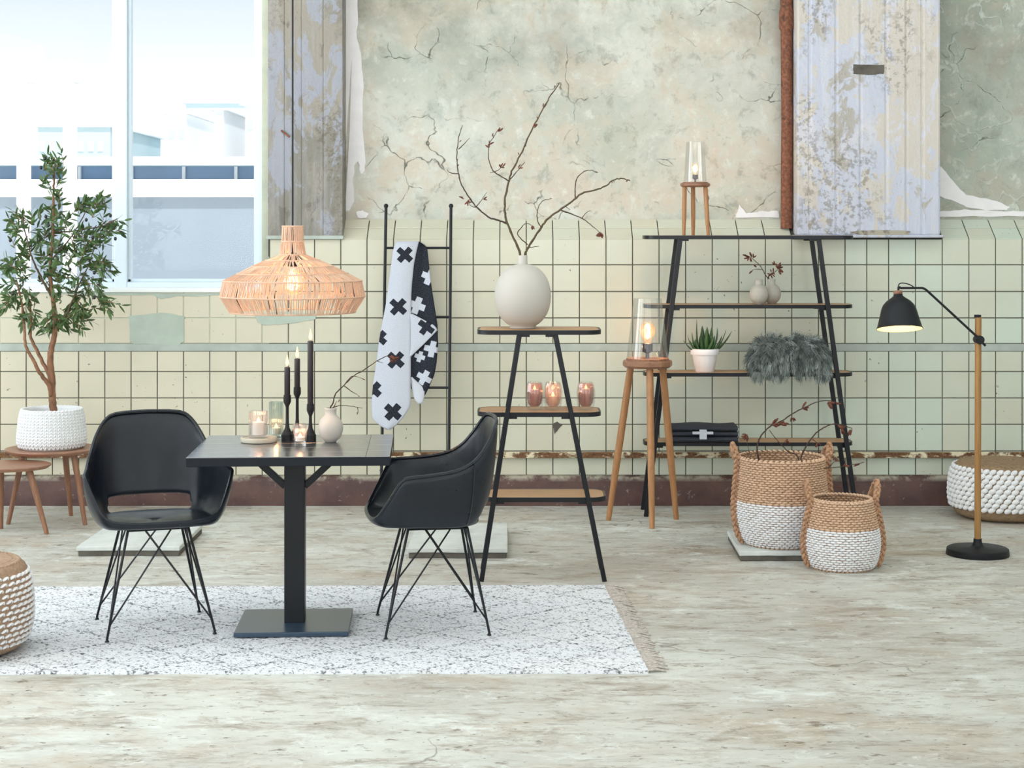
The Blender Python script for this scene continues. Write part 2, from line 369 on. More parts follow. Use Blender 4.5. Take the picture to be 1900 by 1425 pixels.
M['ext_glass'] = plain('blue_strip_glazing', '6E97BE', 0.25, var=0.8, vs=1.5, darker=0.7)
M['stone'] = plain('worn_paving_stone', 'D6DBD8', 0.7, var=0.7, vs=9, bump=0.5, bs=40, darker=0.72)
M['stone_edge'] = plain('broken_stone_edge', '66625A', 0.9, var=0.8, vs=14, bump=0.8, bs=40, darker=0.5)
M['black'] = plain('black_powder_coat', '10131A', 0.38, 0.0, var=0.1, spec=0.3, coat=0.12)
M['plate'] = plain('blued_steel_plate', '2A4157', 0.35, 0.0, var=0.1, coat=0.45)  # bluish reflection on the base plate put into its base colour
M['tableedge'] = plain('black_stained_edge', '171C25', 0.5, 0.0, var=0.3, spec=0.25)
M['blackm'] = plain('matt_black_metal', '17191E', 0.48, 0.0, var=0.1, spec=0.3)
n = NT('black_leather', 0.33, spec=0.36); n.b.inputs['Coat Weight'].default_value = 0.12; n.b.inputs['Coat Roughness'].default_value = 0.25; n.col(n.mix(n.noise(9, 4), C('10151D'), C('1A212B')))
n.rough(n.ramp(n.noise(7, 4), [(0.35, 0.27), (0.7, 0.42)])); n.bump(n.math('ADD', n.voro(420), n.math('MULTIPLY', n.noise(16, 3), 3.0)), 0.12, 0.002); M['leather'] = n.m
M['oak'] = wood('light_oak', 'C79F77', 'A77F58', 0.5, 'X')
M['honey'] = wood('honey_ash_leg', 'C08D5E', '94653F', 0.45, 'Z')
M['mango'] = wood('reddish_mango_wood', 'A3785B', '7E5743', 0.4, 'X')
M['walnut'] = wood('brown_walnut', 'B0856B', '8C6350', 0.4, 'X')
M['walnut_leg'] = wood('brown_walnut_leg', 'A67A60', '80573F', 0.45, 'Z')
M['polewood'] = wood('amber_pole_wood', 'B58A50', '8E6436', 0.45, 'Z')
M['tabletop'] = wood('black_stained_wood', '2B323C', '12161D', 0.30, 'X', 0.8, coat=1.0)
M['cane'] = plain('natural_cane', 'DDB79C', 0.6, var=0.7, vs=22, darker=0.68)
M['knit'] = plain('white_cotton_knit', 'E9EAEC', 0.9, var=0.3, vs=40, bump=0.4, bs=250, darker=0.85)
M['jute'] = plain('brown_jute', '9C8265', 0.9, var=0.8, vs=60, bump=0.9, bs=160, darker=0.55)
M['jute_tan'] = plain('tan_jute', 'B2957C', 0.9, var=0.8, vs=60, bump=0.9, bs=160, darker=0.6)
M['wick'] = plain('tan_seagrass', 'DDBA9C', 0.7, var=0.8, vs=70, darker=0.62)
M['wick_gap_shade'] = plain('brown_seagrass_core', 'A27E60', 0.85, var=0.8, vs=70, darker=0.6)  # browner lining: shade in the weave gaps put into the colour
M['wickw'] = plain('white_painted_seagrass', 'EDEEF1', 0.7, var=0.25, vs=60, darker=0.8)
M['braid'] = plain('brown_braided_rope', 'BE9474', 0.75, var=0.9, vs=45, bump=0.5, bs=200, darker=0.6)
M['ceramic'] = plain('matt_greige_ceramic', 'BFBBB4', 0.55, var=0.15, vs=4)
M['ceramic2'] = plain('speckled_grey_ceramic', 'B2AEA4', 0.6, var=0.5, vs=70, darker=0.75)
M['pot'] = plain('white_glazed_pot', 'F1EFF2', 0.35, var=0.03)
M['tray'] = plain('beige_stone_tray', 'B9B3A4', 0.6, var=0.4, vs=30)
def leafm(name, a, b):
    n = NT(name, 0.42); oi = n.nd('ShaderNodeObjectInfo'); pv = n.nd('ShaderNodeNewGeometry').outputs['Position']
    n.col(n.mix(n.ramp(n.noise(22, 2, 0.5, pv), [(0.38, 0.0), (0.62, 1.0)]), n.mix(oi.outputs['Random'], C(a), C(b)), C(b)))
    n.b.inputs['Subsurface Weight'].default_value = 0.0; return n.m
M['olive'] = leafm('olive_leaf', '1C3019', '4C6A38')
M['aloe'] = leafm('aloe_leaf', '1F3A24', '3F6238')
M['fruit'] = plain('black_olive', '1B1A20', 0.3, var=0)
M['bark'] = plain('smooth_brown_bark', '93684C', 0.7, var=0.9, vs=25, bump=0.8, bs=60, darker=0.5)
M['twig'] = plain('dark_twig_bark', '4A3A31', 0.8, var=0.9, vs=40, bump=0.6, bs=150, darker=0.6)
M['twigmoss'] = plain('olive_brown_twig', '5C4D37', 0.8, var=0.9, vs=30, darker=0.6)
M['bud'] = plain('red_brown_bud', '6E3A28', 0.6, var=0.8, vs=60, darker=0.5)
M['soil'] = plain('dark_soil', '3A322A', 0.95, var=0.7, vs=60)
for k_, h_ in (('fur_dark', '4C5553'), ('fur', '7C8783'), ('fur_light', 'A8B2AF')): M[k_] = plain('grey_curly_wool', h_, 0.75, var=0.6, vs=60, darker=0.6)
M['cloth_dark'] = plain('dark_wool_knit', '23262D', 0.95, var=0.9, vs=160, bump=0.3, bs=400, darker=1.9)
M['cloth_white'] = plain('white_wool_knit', 'C6CAD4', 0.9, var=0.3, vs=120, bump=0.3, bs=300, darker=0.85)
M['candle'] = plain('black_wax', '241F25', 0.35, var=0.1)
M['wax'] = plain('white_wax', 'F2E3D5', 0.5, var=0.05)
M['flame'] = emit('candle_flame', (1.0, 0.52, 0.2), 3.6)
M['glow'] = emit('tealight_flame', (1.0, 0.42, 0.18), 5.0)
M['filament'] = emit('glowing_filament', (1.0, 0.50, 0.16), 8.0)
M['bulbglass'] = glass('amber_bulb_glass', (1.0, 0.88, 0.74), 0.08, 0.03, 0.025, (1.0, 0.7, 0.45))
M['clear'] = glass('clear_glass', (0.985, 0.99, 0.988), 0.06, 0.03)
M['ribbed'] = glass('ribbed_clear_glass', (0.955, 0.96, 0.965), 0.10, 0.05, 0.05, (0.95, 0.9, 0.9))
M['ribgreen'] = glass('grey_green_ribbed_glass', (0.86, 0.91, 0.895), 0.10, 0.05, 0.05, (0.8, 0.88, 0.85))
M['rose'] = glass('rose_smoked_glass', (0.62, 0.46, 0.45), 0.10, 0.06, 0.18, (0.75, 0.40, 0.34))
M['rosepale'] = glass('pale_rose_glass', (0.84, 0.72, 0.68), 0.10, 0.06, 0.18, (0.9, 0.62, 0.52))
M['shade_in'] = plain('cream_shade_lining', 'F4EFD8', 0.5, var=0)
M['brass'] = plain('aged_bronze_socket', '3F3638', 0.4, 0.5, var=0.2)
# ================================================================== SETTING
YW, YU = 9.78, 9.95                                     # tile face and the plaster set back above the dado
def wx(px, Y=YW): return (px - CX) * Y / F
def wz(py, Y=YW): return CH - (py - HY) * Y / F
XL, XR, YF, YB, ZC = -5.7, 6.2, -2.9, 10.25, 4.3
def struct(name, mb, mat, parent=None, **kw):
    ob = mb.build(name, mat, parent, **kw)
    if not parent: ob['kind'] = 'structure'
    return ob
struct('floor', MB().box(XL - .2, XR + .2, YF - .2, YB, -0.15, 0.0), M['floor'])
# plaster wall above the dado, split where the pillars hide the change of surface
XWIN = wx(497)                                          # right edge of the window bay
XP1, XP2 = wx(497, 9.77), wx(636, 9.77)                 # left pillar
XQ1, XQ2 = wx(1479, 9.72), wx(1745, 9.72)               # right pillar
WT = 3.75                                               # window head
up = MB().box(XWIN, XQ1 + .3, YU, YB, 1.50, ZC)
wall = struct('wall_back', up, M['plaster'])
struct('wall_section', MB().box(XQ1 + .3, XR, YU, YB, 1.50, ZC), M['plaster_worm'], wall)
struct('wall_section', MB().box(XL, XWIN, YU, YB, WT, ZC), M['plaster'], wall)
struct('wall_section', MB().box(XL, -4.75, YU - .1, YB, 1.2, WT), M['plaster'], wall)
# ragged white filler beside the left pillar
def ragged(name, pts, Y, th, mat, parent):
    m = MB(); n = len(pts); fr = [P(a, b, Y) for a, b in pts]
    ctr = sum(fr, Vector()) / n
    m.add([p + Vector((0, th, 0)) for p in fr] + [ctr + (p - ctr) * 0.985 for p in fr],
          [tuple(range(n, 2*n))] + [(k, (k+1) % n, n+(k+1) % n, n+k) for k in range(n)])
    return m.build(name, mat, parent)
def jag(pts, k, amp):
    out = []
    for i in range(len(pts)):
        a, b = pts[i], pts[(i+1) % len(pts)]
        for j in range(k):
            t = j / k; q = 0 if j == 0 else amp
            out.append((a[0]+(b[0]-a[0])*t + R.uniform(-q, q), a[1]+(b[1]-a[1])*t + R.uniform(-q, q)))
    return out
ragged('filler_patch', [(632, -40)] + jag([(661, -40), (664, 30), (662, 70), (671, 110), (675, 160), (673, 240), (678, 295), (677, 318), (670, 325), (664, 300), (657, 308), (655, 345), (657, 375), (650, 390), (640, 392)], 3, 1.6) + [(632, 390)], YU - .006, .006, M['plaster_white'], wall)
ragged('filler_patch', jag([(1741, 306), (1754, 318), (1776, 345), (1793, 362), (1830, 368), (1862, 378), (1875, 384), (1870, 390), (1830, 391), (1800, 386), (1780, 378), (1741, 362)], 3, 1.5), YU - .006, .006, M['plaster_white'], wall)
ragged('filler_patch', jag([(1741, 392), (1790, 388), (1840, 391), (1905, 392), (1905, 402), (1741, 402)], 5, 1.5), YU - .008, .008, M['plaster_white'], wall)
ragged('filler_patch', jag([(1372, 380), (1385, 396), (1400, 394), (1420, 392), (1446, 392), (1446, 404), (1365, 404)], 4, 1.5), YU - .006, .006, M['plaster_white'], wall)
ragged('filler_patch', jag([(661, 393), (672, 390), (684, 396), (680, 404), (664, 404)], 3, 1.2), YU - .006, .006, M['plaster_white'], wall)

# ---- tiled dado ---------------------------------------------------
colx = [681 - 48.65 * k for k in range(21, 0, -1)] + [681 + 49.28 * k for k in range(19)] + [1608.5, 1649, 1699, 1748.6, 1798, 1847.5, 1896.7, 1946, 1995, 2044, 2093]
cx_ = [wx(q) for q in colx]
rows_up = [443.5, 491.5, 541, 590, 637.5]; rows_lo = [651.5, 689.5, 738.5, 787.5, 837, 882]
J = 0.0052                                              # joint width
XA, XB = cx_[0], cx_[-1]
lower = struct('wall_lower', MB().box(XA - .8, XR, YW + .004, YB - .02, 0.0, wz(637.5)), M['grout'])
middle = struct('wall_middle', MB().box(XWIN + .012, XR, YW + .004, YB - .02, wz(637.5), wz(443.5)), M['grout'])
struct('backing', MB().box(XA - .8, XWIN + .005, YW + .004, YB - .02, wz(637.5), wz(543)), M['grout_pale'], middle)
sl0 = Vector((0, YW, wz(443.5))); sl1 = Vector((0, YU, wz(407, YU)))
struct('backing', MB().add([(XP1, YW+.006, sl0.z), (XR, YW+.006, sl0.z), (XR, YU+.01, sl1.z-.003), (XP1, YU+.01, sl1.z-.003),
       (XP1, YW+.006, sl0.z-.1), (XR, YW+.006, sl0.z-.1), (XR, YU+.01, sl0.z-.1), (XP1, YU+.01, sl0.z-.1)],
       [(0,1,2,3), (0,4,5,1), (1,5,6,2), (3,7,4,0), (7,6,5,4), (2,6,7,3)]), M['grout'], middle)
tmesh = {}
def tile_mesh(w_, h_):
    key = (round(w_, 3), round(h_, 3))
    if key not in tmesh:
        a, b, c = w_/2, h_/2, .0022
        vs = [(-a,.006,-b),(a,.006,-b),(a,.006,b),(-a,.006,b), (-a,c,-b),(a,c,-b),(a,c,b),(-a,c,b),
              (-a+c,0,-b+c),(a-c,0,-b+c),(a-c,0,b-c),(-a+c,0,b-c)]
        fs = [(8,9,10,11)] + [(4+k, 4+(k+1)%4, 8+(k+1)%4, 8+k) for k in range(4)] + [(k, (k+1)%4, 4+(k+1)%4, 4+k) for k in range(4)]
        me = bpy.data.meshes.new('tile'); me.from_pydata(vs, [], fs); me.update(); me.materials.append(M['tile']); tmesh[key] = me
    return tmesh[key]
def tile(x0, x1, z0, z1, parent, Y=YW, tilt=0.0, y=None):
    ob = bpy.data.objects.new('tile', tile_mesh(x1-x0-J, z1-z0-J)); COL.objects.link(ob); ob.parent = parent
    ob.location = ((x0+x1)/2, (YW if y is None else y) + R.uniform(-.0007, .0007), (z0+z1)/2)
    ob.rotation_euler = (tilt + R.uniform(-.004, .004), R.uniform(-.002, .002), R.uniform(-.004, .004)); return ob
for i in range(len(cx_) - 1):
    x0, x1 = cx_[i], cx_[i+1]; pm = (colx[i] + colx[i+1]) / 2
    for r in range(5): tile(x0, x1, wz(rows_lo[r+1]), wz(rows_lo[r]), lower)
    for r in range(4):
        if r < 2 and pm < 500: continue
        if r == 3 and 245 < pm < 335: continue          # filled with cement under the sill
        if r == 1 and False: continue
        tile(x0 if not (r < 2 and colx[i] < 500) else XWIN + .01, x1, wz(rows_up[r+1]), wz(rows_up[r]), middle)
    # sloping top course, two pieces deep
    if pm > 640 and not (1484 < pm < 1740) and colx[i] < 2000:
        L = (sl1 - sl0).length; tl = math.atan2(sl1.y - sl0.y, sl1.z - sl0.z); sp_ = 0.55
        for (a, b) in ((0, sp_), (sp_, 1)):
            q = sl0 + (sl1 - sl0) * ((a+b)/2)
            ob = bpy.data.objects.new('tile', tile_mesh(x1-x0-J, L*(b-a)-(J if a == 0 else J*.5))); COL.objects.link(ob); ob.parent = middle
            ob.location = ((x0+x1)/2, q.y - .003, q.z + .001); ob.rotation_euler = (-tl, 0, R.uniform(-.003, .003))
# cement fills under the window
ragged('cement_patch', jag([(238, 586), (300, 580), (343, 586), (342, 634), (334, 639), (247, 639), (240, 632)], 4, 1.5), YW - .004, .01, M['plaster_patch'], middle)
ragged('cement_patch', jag([(470, 584), (530, 578), (586, 582), (586, 592), (540, 600), (495, 603), (478, 599)], 4, 1.2), YW - .004, .006, M['plaster_patch'], middle)
ragged('cement_patch', jag([(-60, 547), (60, 543), (180, 549), (285, 547), (300, 555), (330, 549), (480, 548), (482, 543), (-60, 543)], 4, 1.5), YW - .003, .006, M['plaster_patch'], middle)
ragged('cement_patch', jag([(1026, 787), (1034, 782), (1044, 789), (1036, 797), (1029, 806)], 3, .8), YW - .002, .004, M['stone_edge'], lower)
struct('trim_1', MB().box(XA - .7, XR, YW - .004, YW + .02, wz(651.5), wz(638)), M['band'], bevel=.003)
bb = MB()
xs = [XA - .7 + k * .25 for k in range(int((XR - XA + .7) / .25) + 1)]
rw = [[Vector((x, YW - .035 + R.uniform(-.003, .003), -.01)) for x in xs], [Vector((x, YW - .035 + R.uniform(-.003, .003), .145)) for x in xs],
      [Vector((x, YW - .022, .163 + R.uniform(-.004, .004))) for x in xs], [Vector((x, YW + .01, .170 + R.uniform(-.002, .002))) for x in xs]]
bb.grid(rw); struct('baseboard_back', bb, M['skirt'], smooth=True)
rl = MB(); rl.box(XA - .7, XR, YW - .022, YW + .006, wz(847.5), wz(838.5)); rl.box(XA - .7, XR, YW - .03, YW - .022, wz(848.5), wz(844))
struct('trim_2', rl, M['rail'], bevel=.002)

# ---- pillars ------------------------------------------------------
def pillar(name, x0, x1, yf, zb, mat, seams, rnd):
    edges = [x0] + [wx(s_, yf) for s_ in seams] + [x1]; m = MB(); n = len(edges) - 1
    for i in range(n):
        d = R.uniform(0, .006); a = .0 if i else 0
        m.box(edges[i] + (.0006 if i else 0), edges[i+1] - (.0006 if i < n-1 else 0), yf + d*.5, YB - .1, zb, ZC)
    m.box(x0 + .004, x1 - .004, yf + .006, YB - .11, zb + .001, ZC)
    return struct(name, m, mat, bevel=rnd)
pl = pillar('pillar', XP1, XP2, 9.765, wz(441), M['pier_left'], [528, 560, 600], .006)
pr = pillar('pillar', XQ1, XQ2, 9.715, wz(437, 9.72), M['pier_right'], [1503, 1552, 1597, 1645, 1682, 1712], .012)
tag(pl, 'left pillar of bare grey concrete beside the window'); tag(pr, 'right pillar of flaking whitewashed concrete')
ragged('exposed_stone', jag([(1583, 119), (1641, 120), (1640, 137), (1610, 139), (1583, 137)], 4, 1.0), 9.712, .012, M['stone_edge'], pr)
ragged('exposed_brick', jag([(1575, 430), (1620, 427), (1690, 429), (1686, 436), (1600, 437)], 4, 1.2), 9.713, .012, M['skirt'], pr)
struct('ledge', MB().box(XQ1 - .02, XQ2 + .02, 9.70, 9.80, wz(441, 9.71), wz(436, 9.71)), M['pier_right'], pr, bevel=.006)
struct('ledge', MB().box(XP1 - .01, XP2 + .004, 9.758, 9.80, wz(444), wz(437)), M['band'], pl, bevel=.003)
nail = MB().tube([P(522, 242, 9.765), P(537, 254, 9.75)], .006, 6); struct('iron_stub', nail, M['rustpipe'], pl)
# rusty down pipe beside the right pillar
pp = thing('rusty_pipe', 'rusty brown iron pipe running down beside the white pillar', 'pipe', (wx(1459.5, 9.86), 9.865, wz(424, 9.86)))
x = wx(1459.5, 9.86)
MB().tube([(x, 9.865, wz(424, 9.86)), (x + .004, 9.865, 2.2), (x, 9.865, 2.72)], .034, 16).build('pipe_run', M['rustpipe'], pp, world=True, smooth=True)
MB().lathe([(.034, 2.70), (.042, 2.71), (.042, 2.80), (.036, 2.83), (.034, ZC)], 16, (x, 9.865, 0)).build('pipe_socket', M['rustpipe'], pp, world=True, smooth=True)
# ---- window -------------------------------------------------------
YG = 9.93
win = MB()
zs, zt = wz(535, YG), WT
mxa, mxb = wx(215, YG), wx(239, YG); jx = wx(478, YG)
win.box(mxa, mxb, YG - .05, YG + .06, zs, zt)                               # mullion
win.box(jx, wx(497, YG) + .01, YG - .045, YG + .06, zs, zt)                 # right stile
win.box(-4.75, -4.63, YG - .045, YG + .06, zs, zt)
win.box(-4.70, jx + .01, YG - .045, YG + .06, zs - .01, wz(523, YG))        # bottom rail
win.box(-4.70, jx + .01, YG - .045, YG + .06, WT - .09, WT)
wi = struct('window_1', win, M['white'], bevel=.006)
for a, b in ((-4.63, mxa), (mxb, jx)):
    q = MB(); z0 = wz(523, YG)
    q.box(a, a + .018, YG - .02, YG + .03, z0, zt - .09); q.box(b - .018, b, YG - .02, YG + .03, z0, zt - .09)
    q.box(a, b, YG - .02, YG + .03, z0, z0 + .018); q.build('sash', M['white'], wi, bevel=.003)
    MB().box(a + .01, b - .01, YG, YG + .006, z0 + .008, zt - .1).build('pane', M['pane'], wi)
MB().box(wx(486.5, 9.86), wx(500, 9.83), 9.84, 9.90, zs - .02, WT).build('side_plaster', M['grout_pale'], wi, bevel=.004)
MB().box(-4.8, wx(489), YW - .012, YG, wz(542.5), wz(534.5)).build('window_sill', M['sill'], wi, bevel=.004)
# ---- rest of the room, behind and beside the camera -----------------
m = MB()
ys = [YF, 0.0, 2.4, 3.0, 5.4, 6.0, 8.4, YB]
m.box(XL - .15, XL, YF, YB, 0, 1.0); m.box(XL - .15, XL, YF, YB, 3.7, ZC)
for a, b in ((YF, 0.05), (2.35, 3.05), (5.35, 6.05), (8.35, YB)): m.box(XL - .15, XL, a, b, 1.0, 3.7)
struct('wall_left', m, M['room'])
m = MB(); m.box(XL, XR, YF - .15, YF, 0, 1.0); m.box(XL, XR, YF - .15, YF, 4.0, ZC)
for a, b in ((XL, -5.4), (-2.0, -1.7), (1.7, 2.0), (5.4, XR)): m.box(a, b, YF - .15, YF, 1.0, 4.0)
struct('wall_front', m, M['room'])
struct('wall_right', MB().box(XR, XR + .15, YF, YB, 0, ZC), M['room'])
m = MB().box(XL - .15, XR + .15, YF - .15, YB, ZC, ZC + .2)
struct('ceiling', m, M['room'])

# ================================================================== OUTSIDE THE WINDOW
YO = 22.0
def oz(py, Y=YO): return CH - (py - HY) * Y / F
bl = thing('warehouse', 'long low grey warehouse with white parapet and blue window strip across the yard', 'building', (-7, YO, -1))
MB().box(-14, 2, YO, YO + 8, -3.5, oz(365)).build('wall', M['ext_wall'], bl, world=True)
MB().box(-14, 2, YO - .12, YO + 8, oz(366), oz(333)).build('parapet', M['ext_white'], bl, world=True)
sg = MB().box(-14, 2, YO + 1.2, YO + 1.4, oz(340), oz(302)).build('window_strip', M['ext_glass'], bl, world=True)
for k in range(22): MB().box(-13.6 + k * .7, -13.56 + k * .7, YO + 1.14, YO + 1.2, oz(338), oz(302)).build('mullion', M['ext_white'], bl, world=True)
MB().box(-14, 2, YO + .7, YO + 8, oz(303), oz(286)).build('roof', M['ext_pale'], bl, world=True)
for i, (pa, pb, yt, Y, la) in enumerate([(345, 500, 192, 70, 'pale blue flat roofed block beyond the warehouse roof at right'),
        (310, 346, 212, 60, 'small white block left of the pale blue block beyond the roof'), (398, 415, 205, 55, 'white narrow block in front of the pale blue block'),
        (455, 474, 196, 52, 'white tall narrow block beside the right window stile'), (70, 205, 236, 64, 'pale low block far beyond the left pane')]):
    b = thing('distant_building', la, 'building', (wx((pa+pb)/2, Y), Y, -2))
    MB().box(wx(pa, Y), wx(pb, Y), Y, Y + 9, -3.5, oz(yt, Y)).build('wall', M['ext_pale'] if i in (0, 4) else M['ext_white'], b, world=True)
    MB().box(wx(pa, Y) - .15, wx(pb, Y) + .15, Y - .15, Y + 9.1, oz(yt, Y), oz(yt - 3, Y)).build('roof_edge', M['ext_white'], b, world=True)
    for k in range(int((pb - pa) / 18)):
        MB().box(wx(pa + 4 + 18*k, Y), wx(pa + 14 + 18*k, Y), Y - .05, Y + .1, oz(yt + 45, Y), oz(yt + 28, Y)).build('window', M['ext_pale'] if i not in (0, 4) else M['ext_white'], b, world=True)
for px, la in ((41, 'left white steel post outside the window'), (127, 'right white steel post outside the window behind the olive tree')):
    Y = 14.0; t = thing('steel_post', la, 'post', (wx(px, Y), Y, -3))
    MB().box(wx(px - 11, Y), wx(px + 11, Y), Y, Y + .1, -3, 2.75).build('shaft', M['ext_white'], t, world=True, bevel=.01)
    MB().box(wx(px - 17, Y), wx(px + 17, Y), Y - .05, Y + .15, 2.75, 2.8).build('cap_plate', M['ext_white'], t, world=True)
yd = struct('yard', MB().box(-40, 40, 10.6, 120, -3.6, -3.5), M['band'])
# ================================================================== FLOOR THINGS
def slab(name, x0, x1, pyb, pyf, h, label, chip=True):
    yb, yf = FY(pyb, h), FY(pyf); cx = ((x0+x1)/2 - CX) * yf / F
    t = thing(name, label, 'stone slab', (cx, (yf+yb)/2, 0))
    xa, xb = (x0 - CX) * yf / F, (x1 - CX) * yf / F
    o = [(xa, yf)] + [(xa + (xb-xa)*k/8 + R.uniform(-.006,.006), yf + R.uniform(0,.014)) for k in range(1, 8)] + [(xb, yf + .004), (xb - .004, yb), (xa + .01, yb + .004)]
    top = MB().prism(o, h*.55, h); top.build('slab_top', M['stone'], t, world=True, bevel=.004)
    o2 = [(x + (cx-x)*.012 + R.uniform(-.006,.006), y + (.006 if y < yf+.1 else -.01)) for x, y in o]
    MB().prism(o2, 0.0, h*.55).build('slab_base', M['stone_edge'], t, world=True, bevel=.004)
    return t
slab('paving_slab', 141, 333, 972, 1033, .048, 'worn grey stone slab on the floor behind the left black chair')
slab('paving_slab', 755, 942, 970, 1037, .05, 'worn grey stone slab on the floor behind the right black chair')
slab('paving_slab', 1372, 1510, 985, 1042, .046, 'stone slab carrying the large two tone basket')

# ---- rug ----------------------------------------------------------
c00, c10 = Vector((-2.16, FY(1252), 0)), Vector(((1203 - CX) * FY(1250) / F, FY(1250), 0))
c01, c11 = Vector((-2.13, FY(1093), 0)), Vector(((1121 - CX) * FY(1090) / F, FY(1090), 0))
rug = thing('woven_rug', 'white woven rug flecked black with faint diamond lines under the table', 'rug', (-.83, 6.8, 0))
NX, NY = 240, 140; m = MB(); rows = []
def rp_(u, v): return c00*(1-u)*(1-v) + c10*u*(1-v) + c01*(1-u)*v + c11*u*v
for j in range(NY+1):
    rows.append([rp_(i/NX, j/NY) + Vector((0, .004*math.sin(i*.16) * (1 if j in (0, NY) else 0), .0115 + R.uniform(-.003, .003) * (1 if 0 < j < NY else .2))) for i in range(NX+1)])
rows.insert(0, [Vector((p.x, p.y - .001, 0.0)) for p in rows[0]]); rows.append([Vector((p.x, p.y + .001, 0.0)) for p in rows[-1]])
m.grid(rows)
for k in (0, NX):
    col_ = [r[k] for r in rows]; m.add([p for p in col_] + [Vector((p.x, p.y, 0)) for p in col_], [(i, i+1, len(col_)+i+1, len(col_)+i) for i in range(len(col_)-1)])
n = NT('flecked_white_wool', 0.95, spec=0.1); v = n.co()
s_ = n.sep(v)
f1 = n.noise(105, 2, 0.6, n.co((0.7, 1.0, 1))); f2 = n.noise(30, 3, 0.6, n.co((0.7, 1.1, 1)))
def dia(px, py, w_):
    a = n.math('PINGPONG', n.math('ADD', n.math('MULTIPLY', s_[0], px), n.math('MULTIPLY', s_[1], py)), 0.5)
    b = n.math('PINGPONG', n.math('SUBTRACT', n.math('MULTIPLY', s_[0], px), n.math('MULTIPLY', s_[1], py)), 0.5)
    return n.math('MAXIMUM', n.math('LESS_THAN', a, w_), n.math('LESS_THAN', b, w_))
dm = n.math('MULTIPLY', dia(3.0, 3.6, .035), n.ramp(f1, [(0.44, 0.0), (0.56, 1.0)]))
c_ = n.mix(n.ramp(f2, [(0.4, 0.0), (0.7, 0.5)]), C('EBEEF2'), C('D6D9DE'))
fl = n.ramp(n.math('ADD', f1, n.math('MULTIPLY', f2, 0.25)), [(0.700, 0.0), (0.745, 0.65)])
c_ = n.mix(fl, c_, C('41434A')); c_ = n.mix(n.math('MULTIPLY', dm, 0.6), c_, C('3A3D45'))
n.col(c_); n.bump(n.noise(150, 3, 0.6, n.co((0.7, 1.3, 1))), 0.9, 0.006); M['rug'] = n.m
m.build('rug_body', M['rug'], rug, world=True, smooth=True, angle=180)
m = MB()
for side, (a, b) in (('r', (c10, c11)), ('l', (c00, c01))):
    N = 120
    for k in range(N):
        u = (k + R.uniform(.1, .9)) / N; p = a + (b - a) * u; d = 1 if side == 'r' else -1
        L = R.uniform(.055, .085); dy = R.uniform(-.012, .012)
        m.tube([p + Vector((-.004*d, 0, .008)), p + Vector((d*L*.5, dy*.4, .009 + R.uniform(0, .004))), p + Vector((d*L, dy, .0035))], [.0034, .004, .0028], 5)
M['fringe'] = plain('greige_fringe_yarn', 'CCC3BA', 0.95, var=0.9, vs=90, darker=0.55)
m.build('fringe', M['fringe'], rug, world=True, smooth=True, kind='stuff')

